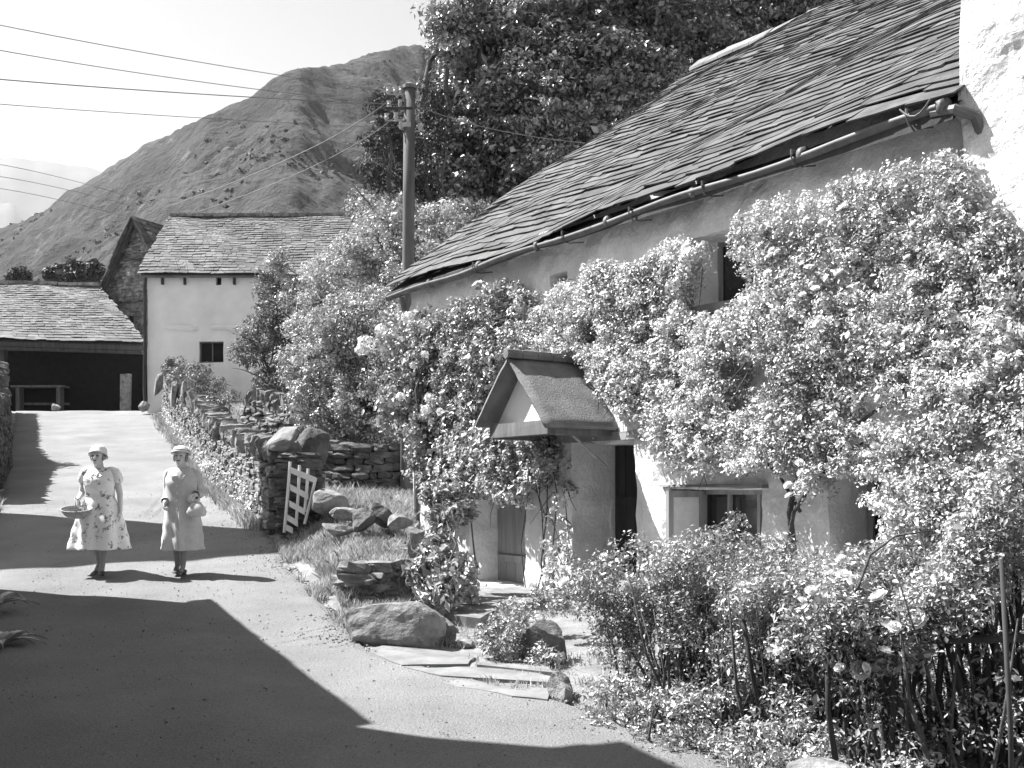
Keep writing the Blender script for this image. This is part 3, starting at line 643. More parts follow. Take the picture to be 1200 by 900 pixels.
# ------------------------------------------------------------------ dry stone walls
def dry_wall(name, line, hts, thick, label, m_=M['stone'], cope=True, hs=(.07, .15), ws=(.14, .42), capm=None, base_off=-.1):
    """line: list of (X,Y); hts: wall heights at these points"""
    line = np.array(line, float); seg = np.linalg.norm(np.diff(line, axis=0), axis=1); S_ = np.concatenate([[0], np.cumsum(seg)]); Lt = S_[-1]
    o = empty(name, (line[0][0], line[0][1], 0), 0, label, 'stone wall'); off = np.array([line[0][0], line[0][1], 0])
    def at(s_): return np.array([np.interp(s_, S_, line[:, 0]), np.interp(s_, S_, line[:, 1])])
    def ang(s_): a = at(max(0, s_-.3)); b = at(min(Lt, s_+.3)); return math.atan2(b[1]-a[1], b[0]-a[0])
    mb = MB(); core = MB(); z = 0; hmax = max(hts)
    while z < hmax:
        hh = rng.uniform(*hs); x = rng.uniform(-.1, .05)
        while x < Lt:
            wd = rng.uniform(*ws); sc = x+wd/2
            H_ = np.interp(sc, S_, hts)
            if z+hh*.6 < H_ and sc < Lt+.05:
                p_ = at(sc); a = ang(sc); nn = np.array([-math.sin(a), math.cos(a)]); gz_ = float(g(p_[0], p_[1]))+base_off
                batter = thick/2*(1-.18*z/hmax)
                for sg in (-1, 1):
                    dpt = rng.uniform(.10, .16)
                    c = p_+nn*sg*(batter-dpt*.6+rng.normal(0, .015))
                    stone_block(mb, (c[0]-off[0], c[1]-off[1], gz_+z+hh/2), (wd/2*1.0, dpt, hh/2*1.0), a, .09)
            x += wd
        z += hh
    mb.build('stonework', m_, o)
    for i in range(int(Lt/.3)):
        s_ = i*.3+.15; p_ = at(s_); a = ang(s_); H_ = np.interp(s_, S_, hts); gz_ = float(g(p_[0], p_[1]))+base_off
        stone_block(core, (p_[0]-off[0], p_[1]-off[1], gz_+H_/2), (.2, thick/2*.62, H_/2*.97), a, .01)
    core.build('wall_core', M['stone_dark'], o)
    if cope:
        mb = MB(); x = 0
        while x < Lt:
            wd = rng.uniform(.07, .16); s_ = x+wd/2; p_ = at(s_); a = ang(s_); H_ = np.interp(s_, S_, hts); gz_ = float(g(p_[0], p_[1]))+base_off; ch = rng.uniform(.09, .2)
            stone_block(mb, (p_[0]-off[0], p_[1]-off[1], gz_+H_+ch*.8), (wd/2, thick/2*rng.uniform(.7, 1.1), ch), a, .12, rng.normal(.25, .2)); x += wd*.95
        mb.build('coping', capm or m_, o)
    return o
def off(Y, d): return (float(Rr(Y))+d, Y)
dry_wall('dry_stone_wall', [off(16.6, .28), off(19, .3), off(21.7, .3), off(26, .3), off(30, .3), off(34.5, .3), (float(Rr(38.5))+.3, 38.8)], [1.12, 1.08, 1.05, 1.15, 1.25, 1.4, 1.5], .5,
         'long dry stone wall with upright coping climbing the right side of the lane')
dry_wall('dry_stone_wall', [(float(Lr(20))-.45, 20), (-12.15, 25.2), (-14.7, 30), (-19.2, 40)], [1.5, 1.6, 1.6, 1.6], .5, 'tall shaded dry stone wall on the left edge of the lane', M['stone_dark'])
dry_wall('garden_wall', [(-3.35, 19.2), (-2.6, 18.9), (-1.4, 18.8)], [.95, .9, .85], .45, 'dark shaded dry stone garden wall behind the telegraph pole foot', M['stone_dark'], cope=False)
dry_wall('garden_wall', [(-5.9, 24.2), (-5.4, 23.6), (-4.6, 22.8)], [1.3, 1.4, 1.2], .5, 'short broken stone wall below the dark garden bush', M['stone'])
# gate pier
p0 = off(16.25, .35)
mb = MB(); z = 0; gz_ = float(g(*p0))-.05
while z < 1.22:
    hh = rng.uniform(.06, .13)
    for (ox, wx) in ((-.13, .17), (.17, .16)):
        stone_block(mb, (ox+rng.normal(0, .015), rng.normal(0, .015), z+hh/2), (wx, .27, hh/2), 0, .07)
    z += hh
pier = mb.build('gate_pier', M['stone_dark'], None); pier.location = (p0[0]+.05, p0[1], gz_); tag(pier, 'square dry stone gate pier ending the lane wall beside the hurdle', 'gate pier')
# coping uprights: the big tilted stones seen on the far part of the wall
for i, (px, py, Y, wd, hh, ti, lab) in enumerate([(185, 446, 35.5, 8, 24, .1, 'thin upright stone at the far top end of the lane wall'), (205, 452, 31, 9, 26, .05, 'first slab of the upright pair on the lane wall'), (216, 455, 29, 8, 30, -.05, 'second slab of the upright pair on the lane wall, nearer the lane foot'),
                                             (228, 463, 27.5, 12, 24, -.35, 'leaning slab on the lane wall just below the upright pair')]):
    c = P(px, py+6, Y); rock('wall_stone', c, (wd/F*Y*.55, .25, hh/F*Y*.6), M['stone'], lab, 'stone', (0, ti, .2), i+3, sub=3)

# ------------------------------------------------------------------ boulders and slabs
RK = [
 # name px py Y w h depth(m) mat rot label cat
 ('boulder', 452, 737, 9.85, 56, 34, .33, 'stone', (0, .05, .1), 'largest boulder, long and rounded, lying at the road edge'),
 ('slab', 334, 513, 16.6, 23, 11, .24, 'flag', (.75, -.6, .1), 'tilted pale faced slab resting on top of the gate pier'),
 ('slab', 364, 533, 17.0, 21, 23, .16, 'stone_dark', (.1, .2, .1), 'dark pointed slab standing beside the tilted pale slab'),
 ('boulder', 380, 590, 15.7, 22, 15, .22, 'stone', (0, .3, .2), 'smooth round boulder just right of the wooden hurdle'),
 ('stone', 409, 603, 15.2, 19, 9, .18, 'stone', (0, .05, .3), 'flat stone on the bank right of the smooth round boulder'),
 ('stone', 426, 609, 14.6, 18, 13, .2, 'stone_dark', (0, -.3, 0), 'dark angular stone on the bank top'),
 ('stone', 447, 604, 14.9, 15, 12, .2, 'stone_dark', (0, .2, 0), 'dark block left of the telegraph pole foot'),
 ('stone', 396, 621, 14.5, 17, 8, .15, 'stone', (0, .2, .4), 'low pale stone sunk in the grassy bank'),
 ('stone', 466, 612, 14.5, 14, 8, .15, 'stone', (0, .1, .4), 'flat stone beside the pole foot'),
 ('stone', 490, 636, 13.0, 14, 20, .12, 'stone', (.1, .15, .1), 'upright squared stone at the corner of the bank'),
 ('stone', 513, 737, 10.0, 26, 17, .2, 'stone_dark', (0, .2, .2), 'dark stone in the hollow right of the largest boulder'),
 ('slab', 482, 744, 9.65, 19, 23, .12, 'stone', (0, .5, .1), 'leaning slab propped against the largest boulder'),
 ('stone', 541, 752, 9.75, 18, 8, .15, 'stone', (0, .1, .1), 'small rounded stone by the flagstones'),
 ('slab', 637, 752, 8.9, 28, 28, .12, 'stone_dark', (.05, -.25, -.2), 'upright grey slab behind the low flowering clump'),
 ('stone', 657, 806, 7.75, 17, 17, .12, 'stone', (.0, .05, -.3), 'squared kerb block at the corner of the hedge'),
 ('stone', 345, 667, 14.0, 14, 5, .12, 'stone', (0, .1, 0), 'small flat stone in the grass at the road edge'),
 ('stone', 958, 900, 5.45, 30, 11, .12, 'stone', (0, .05, -.3), 'pale stone at the bottom edge beneath the hedge'),
 ('stone', 65, 478, 41.6, 6, 5, .15, 'stone', (0, 0, 0), 'small pale stone at the mouth of the open shed'),
 ('boulder', 170, 476, 39.5, 6, 6, .2, 'stone', (0, 0, 0), 'rounded guard stone at the corner of the pale barn'),
]
for i, (nm, px, py, Y, w_, h_, dp, m_, rot, lab) in enumerate(RK):
    rock(nm, P(px, py, Y), (w_/F*Y, dp, h_/F*Y), M[m_], lab, nm, rot, i*7+1, sub=5 if Y < 14 else 4)
# rubble retaining wall on the edge of the bank
mb = MB(); ln = np.array([(-1.75, 12.1), (-1.5, 12.6), (-1.25, 13.1), (-1.3, 14.2), (-1.4, 15.2), (-1.55, 16.4)]); Sg = np.concatenate([[0], np.cumsum(np.linalg.norm(np.diff(ln, axis=0), axis=1))])
for lay in range(6):
    s_ = rng.uniform(0, .1)
    while s_ < Sg[-1]:
        wd = rng.uniform(.12, .34); x_ = np.interp(s_, Sg, ln[:, 0]); y_ = np.interp(s_, Sg, ln[:, 1]); topz = float(rz(y_))+.22; z_ = .28+lay*.115
        if z_ < topz+.06: stone_block(mb, (x_-.02*lay+rng.normal(0, .02), y_+rng.normal(0, .02), z_), (wd/2, rng.uniform(.12, .2), rng.uniform(.04, .08)), math.pi/2+rng.normal(.1, .2), .14)
        s_ += wd*.95
tag(mb.build('rubble_wall', M['stone'], None), 'low rubble wall of thin stones holding the grassy bank', 'stone wall')
# flagstones
def flag(pts_px, lab, h=.03, yoff=0.0, m_='flag'):
    V = []
    for (px, py) in pts_px:
        k = (px-600)/F; Y = 9.0
        for _ in range(30): z_ = float(g(k*Y, Y))+.02; Y = (1.65-z_)*F/(py-573)
        V.append((k*Y, Y, z_+h))
    V = np.array(V); c = V.mean(0); out = []
    # densify + roughen the outline
    for i in range(len(V)):
        a, b = V[i], V[(i+1) % len(V)]
        for t in (0, .33, .66): p_ = a+(b-a)*t; out.append(p_+np.array([*rng.normal(0, .012, 2), 0]))
    out = np.array(out); n = len(out); zt = out[:, 2].mean()
    top = out.copy(); top[:, 2] = zt*.3+top[:, 2]*.7; bot = top.copy(); bot[:, 2] -= .12
    o = mk('flagstone', np.concatenate([top-c, bot-c]), [tuple(range(n))]+[(i, i+n, (i+1) % n+n, (i+1) % n) for i in range(n)], M[m_]); o.location = c
    tag(o, lab, 'flagstone', 'flagstones in front of the cottage doors'); return o
flag([(436, 764), (500, 760), (556, 768), (548, 778), (470, 779)], 'long flagstone below the largest boulder', .0)
flag([(474, 782), (552, 781), (620, 786), (650, 794), (640, 800), (520, 792)], 'wide flagstone between the boulder and the kerb block', .0)
flag([(500, 793), (600, 800), (640, 803), (642, 820), (600, 815), (540, 804)], 'flagstone at the road edge nearest the kerb block', -.004)
flag([(560, 770), (640, 776), (648, 790), (560, 780)], 'flagstone under the low flowering clump', .012)
st = flag([(560, 700), (600, 692), (640, 694), (640, 712), (585, 716)], 'raised stone doorstep outside the far pale door', .05)
flag([(505, 712), (560, 703), (590, 718), (560, 735), (520, 728)], 'tilted pale step slab left of the doorstep', .08)

# ------------------------------------------------------------------ hurdle gate
Yh_ = 15.8
hur = empty('hurdle', P(350, 622, Yh_), 0, 'pale wooden hurdle of flat rails leaning in the gateway by the pier', 'hurdle')
b0 = P(350, 622, Yh_)
def hp(px, py, dy=0): return P(px, py, Yh_+dy)-b0
for (a, b) in (((333, 624), (340, 541)), ((347, 616), (351, 545)), ((357, 600), (361, 549)), ((357, 614), (370, 560))):
    mb = MB(); mb.tube([hp(*a), hp((a[0]+b[0])/2+.4, (a[1]+b[1])/2), hp(*b)], .024, 6); mb.build('upright', M['paint'], hur)
for (a, b) in (((341, 551), (370, 563)), ((340, 571), (361, 582)), ((339, 590), (357, 600)), ((336, 606), (349, 614)), ((335, 618), (343, 622))):
    mb = MB(); p_, q_ = hp(*a, -.03), hp(*b, -.03); u_ = np.array([0, 0, .045])
    f_ = np.array([0, .025, 0]); mb.add([p_-u_, q_-u_, q_+u_, p_+u_, p_-u_+f_, q_-u_+f_, q_+u_+f_, p_+u_+f_], [(0, 1, 2, 3), (7, 6, 5, 4), (0, 4, 5, 1), (1, 5, 6, 2), (2, 6, 7, 3), (3, 7, 4, 0)]); mb.build('rail', M['paint'], hur)
mb = MB(); q0 = P(378, 600, 17); mb.tube([q0, P(379, 556, 17)], .04, 6); tag(mb.build('fence_post', M['wood_pale'], None), 'short pale post right of the hurdle against the dark wall', 'post')

# ------------------------------------------------------------------ telegraph pole and wires
YP = 18.5; pb = P(476, 612, YP)
pole = empty('telegraph_pole', pb, 0, 'tall wooden telegraph pole with insulators behind the cottage corner', 'telegraph pole')
ph = P(480, 103, YP)-pb
mb = MB(); mb.tube([(0, 0, -.3), ph*.25, ph*.5, ph*.75, ph], [.112, .11, .107, .102, .098], 14); mb.build('pole_shaft', M['pole'], pole, True)
mb = MB(); mb.tube([ph+(0, 0, -.02), ph+(0, 0, .04), ph+(0, 0, .09)], [.125, .125, .04], 12); mb.build('cap', M['iron'], pole)
for i, (px, py) in enumerate([(455, 107), (463, 107), (470, 106), (469, 122), (456, 123), (464, 137), (453, 138), (470, 148), (489, 112), (492, 150)]):
    c = P(px, py, YP)-pb; mb = MB(); mb.tube([c+(0, 0, -.05), c+(0, 0, .0), c+(0, 0, .03), c+(0, 0, .07)], [.02, .045, .03, .04], 8); mb.tube([c+(0, 0, -.05), np.array([ph[0]*c[2]/ph[2], .0, c[2]-.06])], .012, 5); mb.build('insulator', M['ceramic'], pole)
mb = MB(); a = P(453, 130, YP)-pb; b = P(484, 132, YP)-pb; mb.box((a[0], -.15, a[2]-.018), (b[0], -.11, a[2]+.018)); mb.build('cross_arm', M['wood_dark'], pole)
mb = MB(); q = P(478, 148, YP)-pb; mb.tube([q+(0, 0, -.04), q+(0, 0, .04)], .112, 14); mb.build('band', M['ceramic'], pole)
def wire(pts, lab, r=.009, grp='overhead wires from the telegraph pole'):
    pts = np.array(pts); n = 16; a = []; ts = np.linspace(0, 1, len(pts)); co = [np.polyfit(ts, pts[:, k], min(2, len(pts)-1)) for k in range(3)]
    for t in np.linspace(0, 1, n): a.append([np.polyval(c, t) for c in co])
    mb = MB(); mb.tube(a, r*.85, 4); tag(mb.build('overhead_wire', M['iron'], None), lab, 'wire', grp)
YL = 11.0
wire([P(-120, 4, YL), P(200, 67, 14.2), P(455, 107, YP)], 'uppermost overhead wire crossing the sky from the left', .006)
wire([P(-120, 36, YL), P(200, 91, 14.2), P(463, 123, YP)], 'second overhead wire from the top, left of the pole', .006)
wire([P(-120, 82, YL), P(200, 108, 14.2), P(456, 122, YP)], 'darkest middle overhead wire left of the pole', .0075)
wire([P(-120, 112, YL), P(200, 136, 14.2), P(464, 150, YP)], 'lowest of the four wires running left from the pole', .005)
wire([P(455, 118, YP), P(330, 190, 27), P(202, 240, 41)], 'upper of two pale wires descending from the pole to the barn', .014)
wire([P(462, 138, YP), P(345, 205, 27), P(232, 248, 41)], 'lower of two pale wires descending from the pole to the barn', .012)
wire([P(480, 100, YP), P(512, 55, 13.5), P(560, -60, 9)], 'wire rising steeply from the pole top into the tree', .006)
wire([P(489, 112, YP), P(524, 55, 13.5), P(580, -60, 9)], 'second steep wire rising right from the pole', .004)
wire([P(489, 124, YP), P(580, 152, 19), P(690, 168, 20)], 'pale wire from the pole towards the cottage roof', .008)
for k, (y0_, y1_) in enumerate(((192, 216), (208, 226), (222, 240))):
    wire([P(-80, y0_-8, 20), P(50, (y0_+y1_)/2-1, 30), P(178, y1_+22, 41)], ('highest', 'middle', 'lowest')[k]+' of the three thin wires low in the left sky', .008, 'thin wires to the barn gable')

# ------------------------------------------------------------------ trees
def tree(name, label, bl, dens, rc, k, size, m, trunk=None, r0=.25, aspect=.6, cat='tree', depth=.75, ntarget=14, droop=None, flowers=None, flower_size=.12, flat=.8):
    base = P(*trunk); o = empty(name, base, 0, label, cat)
    Pp, Nn = blobs_px(bl, dens, rc, k, depth, flat); sz = size*rng.uniform(.65, 1.25, len(Pp))
    leaves('crown' if cat == 'tree' else 'foliage', Pp-base, Nn, sz, m, o, aspect, droop=droop)
    mb = MB(); cs = [P(b[0], b[1], b[2])-base for b in bl]; ctr = np.mean(cs, 0); fork = np.array([ctr[0]*.3, ctr[1]*.3, max(.3, ctr[2]*.35)])
    mb.tube([np.array([0, 0, -.3]), fork*.5+rng.normal(0, .05, 3), fork], [r0*1.25, r0, r0*.8], 9)
    tg = [cs[i % len(cs)]+rng.normal(0, .25, 3) for i in range(ntarget)]
    limbs(mb, fork, tg, r0*.5, r0*.06)
    mb.build('trunk' if cat == 'tree' else 'stems', M['bark'], o, True)
    if flowers:
        for (px, py, Y, rp) in flowers: flower_head(P(px, py, Y)-base, rp/F*Y, o, flower_size)
    return o
_fh = None
def flower_head(c, r, parent, ps=.12):
    """round head of many small petals"""
    n = 90; D = rng.normal(0, 1, (n, 3)); D /= np.linalg.norm(D, axis=1)[:, None]; D[:, 2] *= .8
    o = leaves('flower_head', D*r*rng.uniform(.75, 1.05, (n, 1)), D*2.2, r*.5*rng.uniform(.7, 1.2, n), M['petal'], parent, .9); o.location = c
    return o
tree('sycamore_tree', 'huge broad leaved tree towering behind the left part of the cottage roof',
     [(560, 200, 25, 60), (620, 150, 25, 80), (540, 130, 26, 45), (575, 70, 26, 60), (650, 60, 26, 80), (700, 170, 25, 60), (600, 10, 27, 70), (690, -20, 27, 80), (548, 25, 25.5, 38), (700, 90, 25.3, 60), (640, 215, 24.5, 50), (530, 215, 24.5, 40), (522, 30, 25, 16, 26), (530, 60, 24.5, 18, 18), (760, 120, 25.5, 60), (520, 165, 24.8, 30)],
     6.8, .46, 92, .115, M['leaf_maple'], (640, 560, 27), .45, .55, ntarget=26, flat=.38)
tree('sycamore_tree', 'dark dense broad leaved tree above the cottage ridge',
     [(800, 60, 27, 80), (880, 10, 28, 90), (760, 0, 28, 80), (960, -20, 28, 90), (1060, -40, 28, 90), (840, -60, 29, 100), (740, 60, 28, 60), (930, 50, 29, 80)],
     5, .48, 80, .12, M['leaf_maple'], (850, 560, 29), .5, .55, ntarget=20, flat=.38)
tree('yew_tree', 'dark evergreen tree showing left of the telegraph pole',
     [(460, 130, 21.5, 26, 22), (450, 165, 21.5, 24, 22), (476, 185, 22, 30, 40), (436, 200, 21.2, 18, 12), (505, 140, 22.5, 26, 50), (452, 215, 21.5, 22, 10), (495, 230, 22.5, 30, 30),],
     16, .2, 40, .09, M['leaf_dark'], (500, 575, 23), .2, .3, ntarget=14, droop=(0, 0, -1))
tree('lilac_tree', 'bright leaved small tree filling the garden left of the pole',
     [(520, 265, 20.5, 36, 30), (560, 262, 20.8, 30), (450, 285, 20.5, 42, 40), (405, 325, 20.5, 48, 45), (500, 330, 20, 55, 50), (375, 385, 20.3, 42, 42), (440, 390, 19.6, 55, 55), (395, 450, 20, 50, 45), (440, 470, 19.4, 50, 48), (352, 345, 20.8, 26, 22), (380, 480, 20, 40, 36), (440, 530, 19.6, 40, 26), (410, 400, 19.8, 55, 60), (470, 420, 19, 45, 60), (430, 245, 21, 18, 18), (540, 330, 20.3, 35), (350, 430, 20.4, 26, 26), (405, 500, 20, 36, 26), (330, 310, 21, 18, 14), (470, 250, 21, 26, 22)],
     24, .19, 66, .055, M['leaf_bright'], (440, 590, 20.3), .12, .5, ntarget=30)
tree('bush', 'dark bush against the pale barn wall, left of the lilac tree',
     [(310, 395, 24.5, 30, 26), (292, 415, 24.3, 20, 16), (325, 365, 24.8, 26, 28), (345, 400, 24.8, 24, 36), (318, 335, 25, 18, 18), (325, 455, 24, 30, 24), (330, 430, 24.4, 22, 20)],
     24, .2, 44, .07, M['leaf_deep'], (320, 480, 24.8), .08, .4, cat='bush')
tree('bush', 'low dark bush at the foot of the barn wall above the lane wall',
     [(225, 440, 31, 22, 16), (245, 452, 30, 24, 18), (205, 430, 33, 14, 10), (262, 470, 27, 20, 18), (240, 480, 28, 20, 12)],
     12, .22, 40, .09, M['leaf_deep'], (240, 500, 30), .05, .35, cat='bush', ntarget=8)
tree('tree', 'small shady tree beyond the left wall of the lane',
     [(-110, 390, 26.5, 60, 50), (-95, 350, 27, 50, 45), (-150, 400, 26, 50)], 5, .3, 30, .16, M['leaf_mid'], (-120, 520, 27), .12, .6, ntarget=8)
# bushes on the fell foot behind the barns
for i, (px, py, Y, r, ry, lab) in enumerate([(97, 322, 88, 26, 12, 'dark gorse bush on the fell just above the shed ridge'), (68, 322, 92, 14, 8, 'small dark bush left of the gorse on the fell foot'),
                                        (22, 325, 95, 12, 8, 'leftmost dark bush above the shed roof')]):
    c = P(px, py, Y); n = 900; Pp, Nn = clumps(shell((0, 0, 0), (r/F*Y, r/F*Y*.7, ry/F*Y*1.2), 60), .5, 30); o = leaves('gorse_bush', Pp, Nn, .35, M['leaf_dark'], None, .6); o.location = c; tag(o, lab, 'bush', 'dark bushes on the foot of the fell')

# shrub in front of pole / cottage corner (larger leaves, white heads)
tree('hydrangea_bush', 'tall leafy flowering shrub growing against the far cottage corner',
     [(478, 400, 16.9, 32, 30), (520, 390, 16.4, 40, 34), (560, 370, 15.9, 34, 30), (500, 450, 16.4, 42, 40), (545, 440, 16, 40, 40), (474, 480, 16.8, 32, 30), (520, 505, 16, 42, 36), (565, 500, 15.4, 32, 34), (510, 540, 16.2, 22, 18), (540, 545, 15.6, 36, 26), (585, 350, 15.4, 22, 20), (590, 400, 15, 24, 34), (610, 375, 14.6, 18, 22), (585, 540, 14.8, 30, 24), (572, 465, 15, 26, 26)],
     23, .17, 46, .078, M['leaf_mid'], (515, 640, 15.9), .07, .55, cat='bush', ntarget=26, droop=(0, 0, -.6),
     flowers=[(430, 402, 18.2, 11), (424, 410, 18.2, 8), (478, 372, 16.2, 8), (503, 466, 15.6, 6), (500, 480, 15.6, 7), (506, 494, 15.7, 6), (485, 428, 16, 5), (447, 386, 16, 7), (498, 415, 15.7, 5), (540, 470, 15.2, 5), (470, 465, 16, 6), (608, 362, 14, 5), (545, 395, 15.2, 4), (560, 420, 15, 5), (505, 545, 15.8, 5)])

# ------------------------------------------------------------------ climbers on the cottage wall
def inpoly(x, y, poly):
    poly = np.array(poly, float); n = len(poly); r = np.zeros(len(x), bool); j = n-1
    for i in range(n):
        xi, yi = poly[i]; xj, yj = poly[j]; c = ((yi > y) != (yj > y)) & (x < (xj-xi)*(y-yi)/(yj-yi+1e-9)+xi); r ^= c; j = i
    return r
def climber(name, label, poly, n, rc, k, size, m, tmin, tmax, stems, blooms=0, gaps=.0, aspect=.5, edge_out=True, bsize=.045):
    """foliage over the wall plane; poly outlines the covered area of the wall"""
    poly = np.array(poly, float); loc = np.array([Lw(px, py, -.2) for px, py in poly])
    lo, hi = loc.min(0), loc.max(0)
    x = rng.uniform(lo[0], hi[0], n*6); z = rng.uniform(lo[1], hi[1], n*6)
    nz = fb2(x, z, 1.5, 3, 40); x2 = x+.06*fb2(x, z, 5, 2, 41); z2 = z+.06*fb2(x, z, 5, 2, 42)
    keep = inpoly(x2, z2, loc) & (fb2(x, z, 2.6, 3, 43) > -.62+gaps)
    x, z, nz = x[keep][:n], z[keep][:n], nz[keep][:n]
    t = -(tmin+(tmax-tmin)*np.clip(.5+.4*nz+rng.normal(0, .34, len(x)), 0, 1))
    c = np.stack([x, t, z], 1); o = empty(name, (W0[0], W0[1], 0), RZW, label, 'climbing plant')
    Pp, Nn = clumps(c, rc*rng.uniform(.6, 1.3, len(c)), k, up=.55, out=.9); Nn = Nn+np.array([0, -.35, 0])
    Pp[:, 1] = np.minimum(Pp[:, 1], -.015)
    leaves('foliage', Pp, Nn, size*rng.uniform(.6, 1.3, len(Pp)), m, o, aspect)
    mb = MB()
    for pts, r_ in stems:
        q = np.array([[*Lw(px, py, -.12)] for px, py in pts]); P3 = np.stack([q[:, 0], np.full(len(q), -.12)+rng.normal(0, .02, len(q)), q[:, 1]], 1); mb.tube(P3, np.linspace(r_, r_*.4, len(q)), 6)
    for _ in range(40):
        i = rng.integers(len(c)); a = c[i]; b = a+np.array([rng.normal(0, .25), rng.normal(0, .04), -rng.uniform(.1, .5)]); a = a.copy(); a[1] = min(a[1]+.05, -.03); b[1] = min(b[1], -.03); mb.tube([a, (a+b)/2+rng.normal(0, .03, 3), b], [.008, .006, .003], 4)
    mb.build('stems', M['bark'], o, True)
    for _ in range(blooms):
        i = rng.integers(len(c)); p_ = c[i].copy(); p_[1] = min(p_[1]-.13, -.1)
        for q in range(rng.integers(1, 4)): rose_bloom(p_+rng.normal(0, .06, 3), bsize*rng.uniform(.7, 1.3), o)
    return o
_rose = []
def rose_bloom(c, r, parent):
    """cupped rosette of overlapping petals, shared mesh"""
    if not _rose:
        V = []; Fc = []
        for ring, (rad, tilt, m_, ps) in enumerate(((.2, 1.35, 4, .5), (.45, 1.0, 6, .6), (.75, .55, 7, .7), (.95, .1, 8, .7))):
            for i in range(m_):
                a = 2*math.pi*i/m_+ring*.5; ca, sa = math.cos(a), math.sin(a); T_ = np.array([-sa, ca, 0]); O_ = np.array([ca*math.cos(tilt), sa*math.cos(tilt), math.sin(tilt)])
                b = np.array([ca*rad*.35, sa*rad*.35, .0]); n0 = len(V); up_ = np.array([-ca, -sa, .6])*.12
                V += [b-T_*ps*.25, b+T_*ps*.25, b+O_*ps*.6+T_*ps*.5+up_*.4, b+O_*ps*.95+T_*ps*.2+up_, b+O_*ps*.95-T_*ps*.2+up_, b+O_*ps*.6-T_*ps*.5+up_*.4]; Fc.append(tuple(n0+k for k in range(6)))
        o = mk('bloom', V, Fc, M['petal'], parent); _rose.append(o.data)
    else: o = bpy.data.objects.new('bloom', _rose[0]); link(o, parent)
    o.location = c; o.scale = (r,)*3; o.rotation_euler = (rng.uniform(.3, 1.2), rng.normal(0, .4), rng.uniform(-1.2, 1.2))
    return o
climber('climbing_rose', 'great climbing rose covering the right half of the cottage front',
        [(868, 268), (905, 238), (960, 232), (1010, 212), (1070, 190), (1115, 176), (1135, 190), (1150, 225), (1180, 262), (1230, 300), (1240, 660), (1040, 660), (1034, 610), (1026, 572), (1000, 552), (972, 552), (958, 590), (945, 560), (900, 545), (860, 556), (800, 552), (770, 520), (728, 478), (730, 440), (760, 410), (815, 372), (850, 378), (882, 350), (872, 300)],
        3700, .11, 56, .033, M['leaf_rose'], .05, .36, [([(930, 655), (925, 600), (935, 560), (945, 500), (1000, 440)], .035), ([(918, 655), (935, 600), (960, 560), (985, 545), (1030, 500)], .022), ([(935, 600), (915, 560), (880, 520), (840, 480)], .018), ([(960, 560), (1000, 500), (1080, 440), (1100, 380)], .02)], 85, bsize=.042)
climber('climbing_rose', 'climbing rose mound between the canopy and the upper window',
        [(600, 412), (612, 385), (640, 352), (655, 330), (680, 345), (690, 330), (712, 308), (735, 312), (765, 300), (795, 284), (822, 284), (816, 320), (800, 345), (806, 378), (760, 412), (735, 445), (742, 485), (720, 478), (700, 450), (684, 415)],
        1800, .11, 56, .033, M['leaf_rose'], .04, .30, [([(742, 470), (740, 430), (770, 350)], .012)], 10, bsize=.045)
climber('climbing_rose', 'large leaved climber clothing the far end of the cottage wall beside the canopy',
        [(488, 392), (520, 372), (552, 350), (585, 336), (606, 330), (622, 348), (612, 385), (604, 412), (590, 440), (566, 470), (556, 500), (640, 506), (650, 545), (610, 590), (560, 580), (520, 600), (490, 560)],
        1200, .13, 38, .06, M['leaf_mid'], .05, .36, [([(560, 700), (556, 640), (545, 560), (560, 450)], .018)], 16, bsize=.055)
# leafy climber hanging round the porch and far door
climber('climbing_rose', 'leafy climber with bare stems between the two cottage doors',
        [(560, 520), (600, 508), (650, 505), (655, 540), (660, 600), (664, 660), (680, 700), (640, 705), (636, 640), (622, 600), (600, 585), (560, 580), (540, 560)],
        150, .09, 22, .060, M['leaf_rose'], .03, .28, [([(640, 715), (632, 660), (640, 600), (645, 520)], .016), ([(625, 712), (640, 660), (632, 600), (620, 530)], .012), ([(650, 715), (645, 650), (655, 580), (640, 500)], .013), ([(662, 715), (658, 650), (640, 590)], .01), ([(618, 710), (612, 640), (618, 560)], .01)], 4)
# small tree-like rose left of far door
tree('rose_bush', 'thin stemmed young shrub between the bank and the far door',
     [(512, 642, 12.4, 18, 16), (520, 665, 12.0, 26, 22), (512, 612, 12.6, 20, 16), (545, 690, 11.6, 16, 12), (512, 706, 10.9, 24, 14), (525, 690, 11.0, 26, 18), (495, 668, 11.4, 20, 18), (540, 668, 11.4, 18, 16), (500, 690, 11.8, 18, 16), (535, 600, 13, 22, 14), (520, 580, 13.2, 26, 16)],
     95, .09, 22, .08, M['leaf_mid'], (518, 752, 10.7), .03, .45, cat='bush', ntarget=16, droop=(0, 0, -.6))
tree('flowering_clump', 'low round flowering clump in front of the upright grey slab',
     [(590, 755, 8.9, 34, 26), (612, 735, 9.2, 26, 22), (575, 735, 9.3, 20, 18), (640, 770, 8.7, 22, 12), (605, 715, 9.6, 22, 12), (665, 700, 9.6, 24, 20), (640, 700, 10, 20, 14)],
     130, .07, 28, .032, M['leaf_hedge'], (600, 783, 8.9), .01, .55, cat='plant', ntarget=12)

